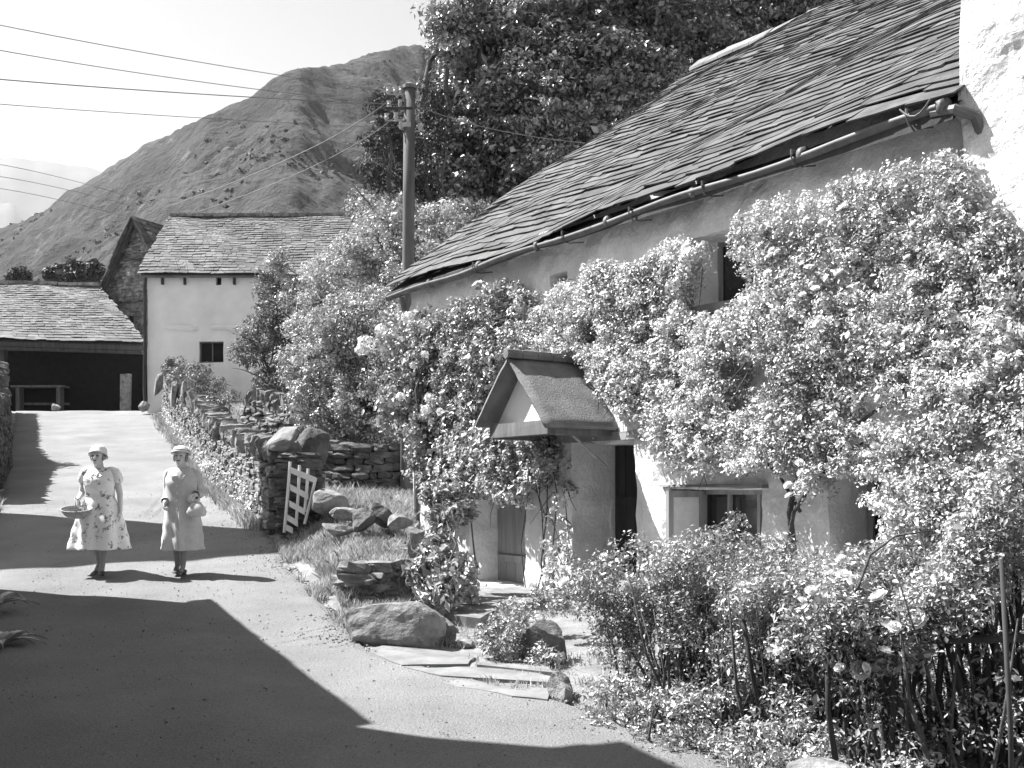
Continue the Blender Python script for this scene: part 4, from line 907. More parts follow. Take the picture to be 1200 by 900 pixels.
# ------------------------------------------------------------------ foreground hedge
def hedge(name, label, a, b, back, top, n, rc, k, size, m, low=.25, nst=60, cat='hedge', blooms=0, bs=.045, stemr=.011, aspect=.45, under=.25):
    a = np.array(a, float); b = np.array(b, float); d = b-a; nn = np.array([-d[1], d[0]]); nn /= np.linalg.norm(nn)
    if nn[1] < 0: nn = -nn
    o = empty(name, (a[0], a[1], float(g(*a))), 0, label, cat); ctr = np.array([a[0], a[1], float(g(*a))])
    q = rng.uniform(-.03, 1.03, n); bk_ = rng.uniform(0, 1, n)**1.3; tp = np.interp(q, np.linspace(0, 1, len(top)), top)*(1-.22*np.abs(bk_-.35))*(1+.22*fb2(q*7, q*0+bk_, 1, 4, 77))
    zz = low+(1-low)*rng.uniform(0, 1, n)**.75
    zz = np.where(rng.uniform(0, 1, n) < under, rng.uniform(low*.2, low, n)*1., zz)
    bulge = .22*fb2(q*5, zz*3, 1, 3, 78)
    XY = a+d*q[:, None]+nn*(bk_*back-bulge-.05)[:, None]
    gz_ = g(XY[:, 0], XY[:, 1]); c = np.stack([XY[:, 0], XY[:, 1], gz_+tp*zz], 1)
    gap = fb2(q*7, zz*4, 1, 3, 79) > -.45; c = c[gap]
    Pp, Nn = clumps(c-ctr, rc*rng.uniform(.6, 1.4, len(c)), k, up=.5)
    leaves('foliage', Pp, Nn, size*rng.uniform(.6, 1.3, len(Pp)), m, o, aspect)
    mb = MB()
    for _ in range(nst):
        q_ = rng.uniform(0, 1); o_ = rng.uniform(0, back*.8); p_ = a+d*q_+nn*o_; gz0 = float(g(*p_)); H_ = np.interp(q_, np.linspace(0, 1, len(top)), top)*rng.uniform(.7, 1.0)
        s0 = np.array([p_[0], p_[1], gz0-.05])-ctr; s1 = s0+np.array([rng.normal(0, .16), rng.normal(0, .1), H_]); md = (s0+s1)/2+rng.normal(0, .06, 3)
        r_ = stemr*rng.uniform(.5, 1.6); mb.tube([s0, s0*.6+md*.4+rng.normal(0, .02, 3), md, s1], [r_, r_*.9, r_*.7, r_*.3], 5)
    mb.build('stems', M['bark'], o, True)
    for _ in range(blooms):
        i = rng.integers(len(c)); p_ = c[i]-ctr; p_[:2] -= nn*.12
        for w_ in range(rng.integers(1, 3)): rose_bloom(p_+rng.normal(0, .05, 3), bs*rng.uniform(.7, 1.3), o)
    return o
hedge('rose_hedge', 'stemmy sunlit rose hedge along the lane in front of the lower window', (.55, 7.55), (1.75, 6.15), 1.1, [.95, 1.05, 1.08, 1.0, .95], 2100, .10, 44, .028, M['leaf_hedge'], .42, 170, blooms=14, under=.16)
hedge('rose_hedge', 'taller rose hedge behind the rustic fence at the right edge', (1.72, 5.75), (3.1, 4.7), 1.2, [1.02, 1.15, 1.4, 1.65, 1.8], 2600, .10, 44, .029, M['leaf_hedge'], .66, 110, blooms=30, bs=.05, stemr=.016, under=.06)
hedge('garden_plants', 'bushy garden plants below the lower window behind the hedge', (1.6, 8.9), (3.4, 6.4), .7, [.8, .8, .85, 1.2], 900, .10, 40, .032, M['leaf_hedge'], .3, 30, cat='plants', blooms=10)
hedge('verge_plants', 'low weedy plants at the foot of the hedge by the road', (.62, 7.15), (1.6, 5.65), .45, [.22, .28, .3, .26], 420, .06, 26, .028, M['leaf_hedge'], .2, 20, cat='plants')
hedge('shade_plants', 'shaded undergrowth beneath the rustic fence rail', (1.7, 5.9), (3.0, 4.7), .9, [.35, .4, .4, .35], 170, .09, 28, .034, M['leaf_hedge'], .2, 60, cat='plants')
# rustic fence
fc = empty('rustic_fence', (1.75, 5.75, float(g(1.75, 5.75))), 0, 'dark rustic pole fence with low rail at the lower right', 'fence')
fb = np.array([1.75, 5.75, float(g(1.75, 5.75))])
def FPt(px, py, Y): return P(px, py, Y)-fb
for (px, Y, top_, r_) in ((985, 5.75, 742, .017), (1040, 5.7, 745, .018), (1112, 5.5, 742, .024), (1187, 5.0, 655, .013), (905, 6.4, 720, .016), (1150, 5.6, 745, .022), (1075, 5.9, 745, .016)):
    b_ = FPt(px, 573+(1.65-.0)*F/Y, Y); mb = MB(); t_ = FPt(px+rng.normal(0, 14), top_, Y); mb.tube([b_, b_*.5+t_*.5+rng.normal(0, .04, 3), t_], [r_, r_*.95, r_*.8], 7); mb.build('post', M['wood_dark'], fc, True)
mb = MB(); mb.tube([FPt(970, 752, 5.72), FPt(1040, 748, 5.66), FPt(1110, 750, 5.46), FPt(1230, 747, 5.2)], .022, 7); mb.build('rail', M['wood_dark'], fc, True)
mb = MB(); mb.tube([FPt(1000, 760, 5.7), FPt(1060, 830, 5.7), FPt(1090, 900, 5.6)], .02, 6); mb.build('brace', M['wood_dark'], fc, True)
# arching bramble cane with a single open white rose
mb = MB(); cane = empty('rose_spray', P(1010, 780, 6.0), 0, 'arching cane with one large open white rose above the rail', 'rose'); cb = P(1010, 780, 6.0)
mb.tube([P(a_, b_, 5.75)-cb for a_, b_ in ((1012, 790), (1004, 740), (1005, 690), (1020, 650), (1050, 628), (1090, 622))], [.012, .011, .01, .009, .006, .003], 5); mb.build('cane', M['bark'], cane, True)
for px, py, r_ in ((1030, 700, .06), (1000, 680, .035), (985, 655, .03), (963, 700, .04), (950, 692, .035), (975, 706, .035), (940, 704, .03)): rose_bloom(P(px, py, 5.65)-cb, r_*1.05, cane)

# ------------------------------------------------------------------ grass
_P, _N = clumps(HB, rng.uniform(.5, 1.5, len(HB)), 14, .5)
tag(leaves('bracken', _P, _N, .8, M['leaf_dark'], None, .7), 'dark bracken and heather tufts scattered over the fell', 'bracken', kind='stuff')
def blades(name, pts, hgt, m, label, wd=.006, lean=.35):
    n = len(pts); gz_ = g(pts[:, 0], pts[:, 1])-.02; b = np.stack([pts[:, 0], pts[:, 1], gz_], 1); a = rng.uniform(0, 2*math.pi, n); h = hgt*rng.uniform(.4, 1.3, n)
    s_ = np.stack([np.cos(a), np.sin(a), 0*a], 1)*wd; ln = rng.normal(0, lean, (n, 3))*h[:, None]; ln[:, 2] = 0
    up_ = np.zeros((n, 3)); up_[:, 2] = h
    V = np.stack([b-s_, b+s_, b+up_*.6+ln*.35+s_*.7, b+up_*.95+ln, b+up_*.6+ln*.35-s_*.7], 1).reshape(-1, 3); i = np.arange(n)*5
    Fc = np.stack([i, i+1, i+2, i+3, i+4], 1); return tag(mk(name, V, Fc, m), label, 'grass', kind='stuff')
pts = []
n = 60000; Yg = rng.uniform(11.6, 19.2, n); Xg = Rr(Yg)+rng.uniform(-.12, 3.2, n); d = Xg-Rr(Yg); ok = (Xg < -1.25-.06*(Yg-13)) & (fb2(Xg, Yg, 1.6, 3, 50) > -.45+.7*(d < .15)); pts = np.stack([Xg[ok], Yg[ok]], 1)
blades('grass', pts, .13, M['grass'], 'long sunlit grass covering the bank right of the lane')
n = 9000; Yg = rng.uniform(9.6, 12.5, n); Xg = Rr(Yg)+rng.uniform(-.1, .9, n); ok = fb2(Xg, Yg, 2, 3, 51) > -.1; blades('grass', np.stack([Xg[ok], Yg[ok]], 1), .10, M['grass'], 'short grass at the road edge around the largest boulder')
n = 26000; Yg = rng.uniform(18.5, 38, n); Xg = Rr(Yg)+.6+rng.uniform(0, 6, n)*rng.uniform(0, 1, n); blades('grass', np.stack([Xg, Yg], 1), .2, M['grass'], 'rough garden grass behind the lane wall', .012)
n = 16000; Yg = rng.uniform(16.8, 38, n); Xg = Rr(Yg)+rng.normal(-.06, .10, n); ok = Xg < Rr(Yg)+.05; blades('grass', np.stack([Xg[ok], Yg[ok]], 1), .22, M['grass'], 'weeds growing along the foot of the lane wall', .012)
n = 9000; Yg = rng.uniform(5.4, 8.4, n); Xg = Rr(Yg)+rng.uniform(-.15, .8, n); ok = fb2(Xg, Yg, 2.5, 3, 52) > -.1; blades('grass', np.stack([Xg[ok], Yg[ok]], 1), .08, M['grass'], 'short weeds along the road edge below the hedge', .004)
n = 16000; Yg = rng.uniform(7.6, 11.6, n); Xg = Rr(Yg)+rng.uniform(.4, 3.4, n); ok = (fb2(Xg, Yg, 1.8, 3, 54) > .05) & (toloc(Xg, Yg)[1] < -.1) & (Xg < 1.6); blades('grass', np.stack([Xg[ok], Yg[ok]], 1), .07, M['grass'], 'weeds between the flagstones and the cottage doors', .004)
n = 9000; Yg = rng.uniform(5.5, 20, n); Xg = Lr(Yg)-rng.uniform(-.1, 1.2, n)**1.0; blades('grass', np.stack([Xg, Yg], 1), .2, M['grass'], 'shaded weeds on the left verge of the lane', .008)
# climbing weeds on lane wall face (ivy, light leaved)
Yw = rng.uniform(17, 36, 900); cw = np.stack([Rr(Yw)+.02+rng.normal(0, .03, 900), Yw, g(Rr(Yw)+.1, Yw)+rng.uniform(0, .55, 900)], 1); Pp, Nn = clumps(cw, .12, 16); Nn = Nn+np.array([-.6, -.3, .2])
o = leaves('ivy', Pp, Nn, .05, M['leaf_bright'], None, .6); tag(o, 'pale ivy and weeds growing up the face of the lane wall', 'ivy', kind='stuff')
# broad leaved plants at the left edge
def fern(name, c, n, L_, m, label):
    V = []; Fc = []
    for i in range(n):
        a = rng.uniform(0, 2*math.pi); ln = L_*rng.uniform(.7, 1.2); up_ = rng.uniform(.5, 1.1)
        pr = None; N_ = 7
        for k in range(N_+1):
            t = k/N_; p_ = np.array([math.cos(a)*ln*t, math.sin(a)*ln*t, ln*up_*(t-.75*t*t*1.2)]); w_ = .045*math.sin(min(1, t*1.05+.08)*math.pi)+.003; s_ = np.array([-math.sin(a), math.cos(a), 0])*w_
            V += [p_-s_+(0, 0, .012), p_-(0, 0, .0), p_+s_+(0, 0, .012)]
            if k: n0 = len(V)-6; Fc += [(n0, n0+1, n0+4, n0+3), (n0+1, n0+2, n0+5, n0+4)]
    o = mk(name, V, Fc, m); o.location = c; tag(o, label, 'plant'); return o
fern('dock_plant', P(-6, 712, 11.0), 14, .42, M['leaf_mid'], 'broad leaved plant at the left edge beside the lane shadow')
fern('dock_plant', P(-2, 760, 9.4), 14, .4, M['leaf_mid'], 'second broad leaved plant lower on the left edge')
fern('dock_plant', P(524, 725, 11), 10, .3, M['leaf_mid'], 'leafy tuft on the step slab by the young shrub')

# ------------------------------------------------------------------ people
def capsule(mb, a, b, ra, rb, n=12):
    a = np.array(a, float); b = np.array(b, float); d = b-a; L_ = np.linalg.norm(d)+1e-9; d = d/L_
    ts = [(-.98, .2), (-.8, .6), (-.5, .87), (0, 1)]
    pts = [a+d*ra*t for t, _ in ts]+[b+d*rb*(-t) for t, _ in ts[::-1]]; rr = [ra*k for _, k in ts]+[rb*k for _, k in ts[::-1]]
    mb.tube(pts, rr, n)
def ell(mb, c, r, rot=None):
    bm = bmesh.new(); bmesh.ops.create_icosphere(bm, subdivisions=3, radius=1); V = np.array([v.co[:] for v in bm.verts])*np.array(r)
    if rot is not None: V = V@np.array(rot.to_3x3()).T
    mb.add(V+np.array(c), [[v.index for v in f.verts] for f in bm.faces]); bm.free()
def fuse(mb, name, mats, parent, voxel=.007, assign=None):
    V = np.concatenate(mb.V); me = bpy.data.meshes.new('tmp'); me.from_pydata(V.tolist(), [], mb.F)
    o = bpy.data.objects.new('tmp', me); col.objects.link(o); md = o.modifiers.new('r', 'REMESH'); md.mode = 'VOXEL'; md.voxel_size = voxel
    ms = o.modifiers.new('s', 'SMOOTH'); ms.iterations = 2; ms.factor = .5
    dg = bpy.context.evaluated_depsgraph_get(); nm = bpy.data.meshes.new_from_object(o.evaluated_get(dg)); bpy.data.objects.remove(o)
    nm.materials.clear()
    for m_ in mats: nm.materials.append(m_)
    for p_ in nm.polygons:
        p_.use_smooth = True
        if assign: p_.material_index = assign(p_.center)
    r = bpy.data.objects.new(name, nm); link(r, parent); return r
def hand(mb, wrist, dirv, palm_n, curl=.5, s=1.0):
    """palm + four fingers + thumb; dirv from wrist to knuckles, palm_n the way the palm faces"""
    d = np.array(dirv, float); d /= np.linalg.norm(d); n_ = np.array(palm_n, float); n_ -= d*(n_@d); n_ /= np.linalg.norm(n_); sd = np.cross(d, n_); w_ = np.array(wrist, float)
    for k in (-1.5, -.5, .5, 1.5): capsule(mb, w_+sd*k*.010*s, w_+d*.075*s+sd*k*.018*s, .015*s, .011*s, 8)
    for k, L_ in zip((-1.5, -.5, .5, 1.5), (.9, 1.05, 1.0, .78)):
        p0 = w_+d*.078*s+sd*k*.019*s; c = curl; p1 = p0+(d*math.cos(c)+n_*math.sin(c))*.034*L_*s; p2 = p1+(d*math.cos(2*c)+n_*math.sin(2*c))*.024*L_*s; p3 = p2+(d*math.cos(2.8*c)+n_*math.sin(2.8*c))*.018*L_*s
        capsule(mb, p0, p1, .0088*s, .008*s, 7); capsule(mb, p1, p2, .008*s, .0075*s, 7); capsule(mb, p2, p3, .0075*s, .0065*s, 7)
    t0 = w_+d*.022*s-sd*.03*s; t1 = t0+(d*.6-sd*.5+n_*.4)*.034*s; t2 = t1+(d*.85+n_*.4)*.026*s
    capsule(mb, w_+d*.01*s-sd*.012*s, t0, .014*s, .012*s, 8); capsule(mb, t0, t1, .0115*s, .010*s, 8); capsule(mb, t1, t2, .0095*s, .008*s, 8)
def head(mb, c, yaw=0):
    """c = centre of the head; faces -y"""
    c = np.array(c, float)
    ell(mb, c+(0, .012, .02), (.074, .092, .094)); ell(mb, c+(0, -.022, -.045), (.056, .062, .062)); ell(mb, c+(0, -.062, -.088), (.024, .022, .02))
    capsule(mb, c+(0, -.088, .008), c+(0, -.104, -.026), .008, .0125, 8); ell(mb, c+(0, -.084, -.056), (.024, .012, .008)); ell(mb, c+(0, -.076, .024), (.055, .016, .010))
    for s_ in (-1, 1):
        ell(mb, c+(s_*.036, -.062, -.026), (.022, .018, .02)); ell(mb, c+(s_*.076, .008, -.008), (.010, .018, .030)); ell(mb, c+(s_*.03, -.076, .004), (.014, .011, .009))
def skirtmesh(name, rings, m, parent, folds=0, fold_amp=0, nseg=72, thick=.004, fold_from=0, seed=0):
    """rings: (z, cx, cy, rx, ry)"""
    V = []; Fc = []; r_ = np.random.default_rng(seed); ph_ = r_.uniform(0, 6, 4); zs_ = [a[0] for a in rings]; ztop, zbot = max(zs_), min(zs_)
    zz = np.linspace(ztop, zbot, 46); R5 = np.array(sorted(rings)); 
    for z_ in zz:
        cx, cy, rx, ry = [np.interp(z_, R5[:, 0], R5[:, i]) for i in (1, 2, 3, 4)]; f_ = max(0, min(1, (fold_from-z_)/(fold_from-zbot+1e-9)))**.8 if fold_from else 0
        for k in range(nseg):
            a = 2*math.pi*k/nseg; fo = fold_amp*f_*(math.sin(a*folds+ph_[0]+.6*math.sin(a*2+ph_[1]))+.5*math.sin(a*(folds*.6//1+1)+ph_[2]))
            wr = .004*math.sin(a*5+z_*40+ph_[3])
            V.append((cx+math.cos(a)*(rx+fo+wr), cy+math.sin(a)*(ry+fo+wr), z_+(.003*math.sin(a*folds+1)*f_ if z_ == zz[-1] else 0)))
    n = len(zz); Fc = [(i*nseg+k, i*nseg+(k+1) % nseg, (i+1)*nseg+(k+1) % nseg, (i+1)*nseg+k) for i in range(n-1) for k in range(nseg)]
    o = mk(name, V, Fc, m, parent, True); md = o.modifiers.new('thickness', 'SOLIDIFY'); md.thickness = thick; return o
def sleeve(mb, pts, rad): mb.tube(pts, rad, 16, cap=False)
def shoe(name, c, yaw, parent, pitch=0, m_=None):
    V = []; Fc = []; n = 14; S_ = [(-.075, .028, .05), (-.05, .034, .055), (-.01, .033, .05), (.05, .036, .04), (.10, .040, .032), (.14, .034, .026), (.165, .016, .018)]
    for (y_, w_, h_) in S_:
        for k in range(n): a = 2*math.pi*k/n; V.append((math.cos(a)*w_, -y_, h_*.5+math.sin(a)*h_*.5+(.0 if math.sin(a) < 0 else 0)))
    for i in range(len(S_)-1):
        for k in range(n): Fc.append((i*n+k, i*n+(k+1) % n, (i+1)*n+(k+1) % n, (i+1)*n+k))
    Fc += [tuple(range(n)), tuple((len(S_)-1)*n+k for k in range(n))[::-1]]
    V = np.array(V); V[:, 2] = np.maximum(V[:, 2], .003); o = mk(name, V, Fc, m_ or M['shoe'], parent, True)
    mb = MB(); mb.box((-.022, .03, -.02), (.022, .075, .02)); 
    o.location = c; o.rotation_euler = (pitch, 0, yaw); hl = mb.build('heel', m_ or M['shoe'], o); return o

# woman 1: floral dress, basket on her right arm
Yp = 13.35; base1 = np.array([PX(117, Yp), Yp, 0]); base1[2] = float(rz(Yp))+.025
w1 = empty('person', base1, 0, 'woman in white floral summer dress walking down the lane with a basket on her arm', 'person')
mb = MB(); hd = np.array([-.02, -.02, 1.445])
head(mb, hd)
capsule(mb, (-.01, .01, 1.26), hd+(0, .01, -.05), .062, .056); ell(mb, (0, .02, 1.12), (.165, .115, .17)); ell(mb, (0, -.045, 1.12), (.15, .09, .09)); ell(mb, (0, .02, .97), (.15, .11, .14)); ell(mb, (0, .02, .84), (.185, .135, .14))
capsule(mb, (-.13, .02, 1.255), (.13, .02, 1.255), .055, .055)
# legs (walking: her left foot forward)
capsule(mb, (-.085, .02, .82), (-.075, .05, .44), .085, .056); capsule(mb, (-.075, .05, .44), (-.07, .16, .11), .050, .031); capsule(mb, (.085, .0, .82), (.085, -.09, .43), .085, .056); capsule(mb, (.085, -.09, .43), (.095, -.17, .10), .050, .031)
ell(mb, (-.073, .075, .33), (.044, .05, .10)); ell(mb, (.088, -.09, .33), (.044, .05, .10))
capsule(mb, (-.07, .16, .10), (-.065, .06, .045), .03, .028); capsule(mb, (.095, -.17, .08), (.11, -.27, .035), .03, .026)
# right arm (image left) bent carrying the basket, left arm hanging
shR, elR, wrR = np.array([-.175, .02, 1.25]), np.array([-.235, .03, .985]), np.array([-.20, -.17, .915])
capsule(mb, shR, elR, .048, .037); capsule(mb, elR, wrR, .036, .026); hand(mb, wrR, (.05, -.25, -.85), (.9, .3, 0), .75)
shL, elL, wrL = np.array([.175, .02, 1.25]), np.array([.235, .03, .985]), np.array([.26, -.02, .765])
capsule(mb, shL, elL, .048, .037); capsule(mb, elL, wrL, .036, .025); hand(mb, wrL, (.06, -.1, -1), (-1, -.1, 0), .28)
def face_assign(hc):
    hc = np.array(hc)
    def f(c):
        p_ = np.array(c)-hc
        if p_[1] < -.06:
            for s_ in (-1, 1):
                if ((p_[0]-s_*.03)/.015)**2+((p_[2]-.004)/.008)**2 < 1: return 1
            if (p_[0]/.024)**2+((p_[2]+.056)/.007)**2 < 1: return 1
        if c[2] < .42: return 2
        return 0
    return f
fuse(mb, 'body', [M['skin'], M['feature'], M['stocking']], w1, .007, face_assign(hd))
d1 = skirtmesh('dress', [(1.30, 0, .02, .07, .06), (1.285, 0, .02, .155, .085), (1.24, 0, .02, .19, .115), (1.15, 0, -.005, .19, .15), (1.08, 0, -.01, .185, .15), (.98, 0, .015, .165, .13), (.955, 0, .02, .16, .125), (.85, .0, .015, .215, .17), (.6, 0, .01, .29, .25), (.31, 0, .0, .345, .32)], M['dress'], w1, 8, .036, fold_from=.95, seed=1)
for sg, sh_, el_ in ((-1, shR, elR), (1, shL, elL)):
    ax = (el_-sh_); mb = MB(); sleeve(mb, [sh_+(-sg*.09, 0, .028), sh_+(-sg*.04, 0, .022), sh_+(sg*.0, 0, .0), sh_+ax*.15+(sg*.004, 0, 0), sh_+ax*.38+(sg*.008, 0, 0), sh_+ax*.48], [.035, .052, .064, .073, .074, .056]); mb.build('sleeve', M['dress'], d1, True)
mb = MB(); mb.tube([(math.cos(a)*.163, .018+math.sin(a)*.128, .965+.006*math.sin(3*a)) for a in np.linspace(0, 2*math.pi, 30)], .014, 6); mb.build('belt', M['dress'], d1, True)
mb = MB(); mb.add([(-.09, -.03, 1.30), (-.02, -.115, 1.235), (0, -.135, 1.17), (-.07, -.135, 1.20), (-.12, -.08, 1.255)], [(0, 1, 2, 3, 4)]); cl = mb.build('collar', M['dress'], d1); md = cl.modifiers.new('t', 'SOLIDIFY'); md.thickness = .006; mb = MB(); mb.add([(.09, -.03, 1.30), (.02, -.115, 1.235), (0, -.135, 1.17), (.07, -.135, 1.20), (.12, -.08, 1.255)], [(4, 3, 2, 1, 0)]); cl = mb.build('collar', M['dress'], d1); md = cl.modifiers.new('t', 'SOLIDIFY'); md.thickness = .006
mb = MB(); ell(mb, hd+(0, .032, .02), (.083, .085, .09)); ell(mb, hd+(-.07, .0, -.015), (.018, .03, .04)); ell(mb, hd+(.07, .0, -.015), (.018, .03, .04)); mb.build('hair', M['hair'], w1, True)
def lathe(mb, c, prof, n=36, sx=1, sy=1, tilt=0, rib=0):
    V = []
    for i, (r_, z_) in enumerate(prof):
        for k in range(n):
            a = 2*math.pi*k/n; rr_ = r_*(1+rib*((k+i) % 2)); x_, y_ = math.cos(a)*rr_*sx, math.sin(a)*rr_*sy; V.append((c[0]+x_, c[1]+y_*math.cos(tilt)-z_*math.sin(tilt), c[2]+y_*math.sin(tilt)+z_*math.cos(tilt)))
    mb.add(V, [(i*n+k, i*n+(k+1) % n, (i+1)*n+(k+1) % n, (i+1)*n+k) for i in range(len(prof)-1) for k in range(n)])
mb = MB(); lathe(mb, hd+(0, .03, .035), [(.118, -.03), (.104, -.006), (.097, .03), (.085, .07), (.055, .093), (.005, .10)], 36, 1, 1.08, -.42); hat = mb.build('hat', M['hat'], w1, True); md = hat.modifiers.new('t', 'SOLIDIFY'); md.thickness = .008
shoe('shoe', (-.07, .13, .02), -.1, w1, .25); shoe('shoe', (.10, -.19, .015), .35, w1, -.12)
# basket
bk0 = base1+np.array([-.205, -.22, .70])
bsk = empty('basket', bk0+np.array([.01, 0, .02]), math.radians(8), 'shallow oval wicker basket hanging on the arm of the woman in the floral dress', 'basket')
mb = MB(); lathe(mb, (0, 0, 0), [(.005, -.005), (.11, 0), (.15, .03), (.175, .065), (.195, .105), (.2, .115), (.19, .112), (.168, .07), (.14, .035), (.10, .012), (.005, .01)], 60, 1.02, .78, .28, rib=.03); mb.build('basket_bowl', M['wicker'], bsk)
mb = MB(); rim = [(math.cos(a)*.204, math.sin(a)*.156*math.cos(.28)-.115*math.sin(.28), math.sin(a)*.156*math.sin(.28)+.115*math.cos(.28)) for a in np.linspace(0, 2*math.pi, 40)]; mb.tube(rim, .010, 6); mb.build('rim', M['wicker'], bsk, True)
mb = MB(); mb.tube([(.0+.02*math.sin(t*3), -.035+math.cos(t)*.15*.9, .11+math.sin(t)*.15) for t in np.linspace(0, math.pi, 16)], .008, 6); mb.build('handle', M['wicker'], bsk, True); bsk.scale = (.9,)*3

w1.scale = (1.02,)*3
# woman 2: belted light coat, handbag
base2 = np.array([PX(213, Yp+.05), Yp+.05, 0]); base2[2] = float(rz(Yp+.05))+.025
w2 = empty('person', base2, 0, 'woman in long pale buttoned coat and small hat walking with a handbag', 'person')
mb = MB(); hd = np.array([-.005, -.03, 1.44]); head(mb, hd)
capsule(mb, (0, .01, 1.25), hd+(0, .01, -.05), .062, .056); ell(mb, (0, .02, 1.10), (.16, .12, .17)); ell(mb, (0, .02, .95), (.15, .12, .14)); ell(mb, (0, .02, .84), (.175, .135, .14)); capsule(mb, (-.12, .02, 1.245), (.12, .02, 1.245), .055, .055)
capsule(mb, (-.08, .02, .82), (-.065, -.02, .44), .085, .056); capsule(mb, (-.065, -.02, .44), (-.06, .03, .10), .05, .033); capsule(mb, (.08, .0, .82), (.06, -.07, .43), .085, .056); capsule(mb, (.06, -.07, .43), (.045, -.10, .10), .05, .033)
ell(mb, (-.062, .02, .33), (.044, .05, .10)); ell(mb, (.056, -.06, .33), (.044, .05, .10)); capsule(mb, (-.06, .03, .09), (-.065, -.06, .035), .03, .026); capsule(mb, (.045, -.10, .09), (.05, -.20, .035), .03, .026)
shR, elR, wrR = np.array([-.16, .02, 1.235]), np.array([-.185, .05, .97]), np.array([-.165, -.14, .87])
shL, elL, wrL = np.array([.16, .02, 1.235]), np.array([.225, .05, .98]), np.array([.20, -.15, .965])
capsule(mb, shR, elR, .048, .037); capsule(mb, elR, wrR, .036, .026); hand(mb, wrR, (.05, -.4, -.8), (.9, .1, .1), 1.1)
capsule(mb, shL, elL, .048, .037); capsule(mb, elL, wrL, .036, .026); hand(mb, wrL, (-.35, -.5, -.55), (-.6, .2, -.6), 1.0)
fuse(mb, 'body', [M['skin'], M['feature'], M['stocking']], w2, .007, face_assign(hd))
ct = skirtmesh('coat', [(1.30, 0, .02, .075, .065), (1.28, 0, .02, .15, .09), (1.24, 0, .02, .185, .12), (1.12, 0, .0, .195, .15), (.98, 0, .01, .19, .152), (.93, 0, .015, .19, .155), (.80, 0, .015, .203, .168), (.6, 0, .01, .222, .20), (.29, .0, .0, .245, .24)], M['coat'], w2, 7, .018, fold_from=.95, seed=4)
for sg, sh_, el_, wr_ in ((-1, shR, elR, wrR), (1, shL, elL, wrL)):
    mb = MB(); sleeve(mb, [sh_+(-sg*.09, 0, .025), sh_+(-sg*.04, 0, .02), sh_+(sg*.0, 0, .0), sh_*.8+el_*.2+(sg*.004, 0, 0), sh_*.4+el_*.6, el_, el_*.7+wr_*.3, el_*.2+wr_*.8], [.035, .05, .062, .066, .062, .058, .055, .05]); mb.build('sleeve', M['coat'], ct, True)
mb = MB(); mb.add([(-.085, -.02, 1.305), (-.01, -.13, 1.20), (-.015, -.15, 1.08), (-.075, -.145, 1.15), (-.07, -.14, 1.19), (-.125, -.07, 1.255)], [(0, 1, 2, 3, 4, 5)]); cl = mb.build('lapel', M['coat'], ct); md = cl.modifiers.new('t', 'SOLIDIFY'); md.thickness = .007; mb = MB(); mb.add([(.085, -.02, 1.305), (.01, -.13, 1.20), (.015, -.15, 1.08), (.075, -.145, 1.15), (.07, -.14, 1.19), (.125, -.07, 1.255)], [(5, 4, 3, 2, 1, 0)]); cl = mb.build('lapel', M['coat'], ct); md = cl.modifiers.new('t', 'SOLIDIFY'); md.thickness = .007
mb = MB(); mb.tube([(.012, -.15, 1.12), (.014, -.14, .98), (.02, -.158, .8), (.03, -.20, .6), (.045, -.245, .31)], [.006, .007, .009, .012, .014], 6); mb.build('front_opening', M['coat'], ct, True)
for z_, y_ in ((1.08, -.158), (.99, -.145), (.90, -.148), (.80, -.166)):
    mb = MB(); mb.tube([(-.012, y_, z_), (-.012, y_-.008, z_)], .012, 10); mb.build('button', M['hat'], ct)
mb = MB(); ell(mb, hd+(0, .03, .01), (.086, .085, .088)); ell(mb, hd+(-.072, .0, -.02), (.018, .032, .045)); ell(mb, hd+(.072, .0, -.02), (.018, .032, .045)); mb.build('hair', M['hair'], w2, True)
mb = MB(); lathe(mb, hd+(0, .02, .055), [(.125, -.022), (.108, .0), (.098, .02), (.085, .05), (.05, .068), (.005, .072)], 36, 1, 1.02, -.22); hat = mb.build('hat', M['hat'], w2, True); md = hat.modifiers.new('t', 'SOLIDIFY'); md.thickness = .008
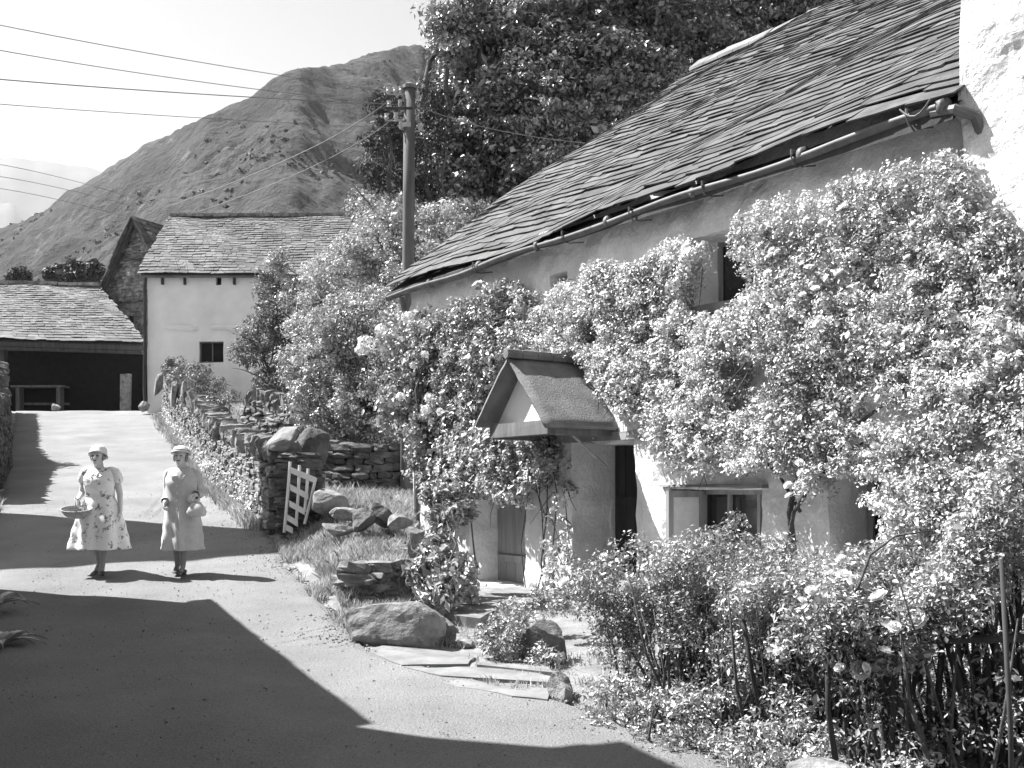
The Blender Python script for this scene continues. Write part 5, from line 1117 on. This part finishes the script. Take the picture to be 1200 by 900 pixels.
mb = MB(); lathe(mb, hd+(0, .02, .055), [(.111, .0), (.104, .018)], 36, 1, 1.02, -.22); hb = mb.build('hat_band', M['stocking'], hat, True); md = hb.modifiers.new('t', 'SOLIDIFY'); md.thickness = .004
shoe('shoe', (-.06, .0, .008), .15, w2, .0); shoe('shoe', (.045, -.125, .008), -.12, w2, -.05)
bg0 = base2+np.array([.245, -.20, .72])
bag = empty('handbag', bg0, math.radians(-8), 'pale soft handbag carried on the arm of the woman in the coat', 'handbag')
mb = MB(); V = []; n = 28
for (z_, rx, ry) in ((.0, .09, .045), (.015, .115, .055), (.06, .125, .06), (.11, .105, .048), (.15, .075, .03), (.17, .06, .014), (.172, .02, .006)):
    for k in range(n): a = 2*math.pi*k/n; ca, sa = math.cos(a), math.sin(a); V.append((np.sign(ca)*abs(ca)**.7*rx*(1+.02*math.sin(9*a)), np.sign(sa)*abs(sa)**.8*ry*(1+.03*math.sin(7*a)), z_))
mb.add(V, [(i*n+k, i*n+(k+1) % n, (i+1)*n+(k+1) % n, (i+1)*n+k) for i in range(6) for k in range(n)]+[tuple(range(n))[::-1], tuple(6*n+k for k in range(n))]); mb.build('bag_body', M['bag'], bag, True)
mb = MB(); mb.tube([(math.cos(t)*.055-.01, 0, .165+math.sin(t)*.10) for t in np.linspace(0, math.pi, 12)], .006, 6); mb.build('handle', M['bag'], bag, True)
mb = MB(); mb.tube([(-.062, 0, .168), (.062, 0, .168)], .007, 6); mb.build('clasp', M['iron'], bag)

w2.scale = (1.02,)*3
# ------------------------------------------------------------------ air
m = bpy.data.materials.new('haze'); m.use_nodes = True; t = m.node_tree; t.nodes.clear(); out = t.nodes.new('ShaderNodeOutputMaterial'); v = t.nodes.new('ShaderNodeVolumePrincipled')
v.inputs['Color'].default_value = (.95, .95, .95, 1); v.inputs['Density'].default_value = .00009; v.inputs['Anisotropy'].default_value = .3; t.links.new(v.outputs[0], out.inputs['Volume'])
mb = MB(); mb.box((-5200, -320, -6), (5200, 6100, 760)); tag(mb.build('haze', m), 'thin summer haze in the air of the valley', kind='stuff')
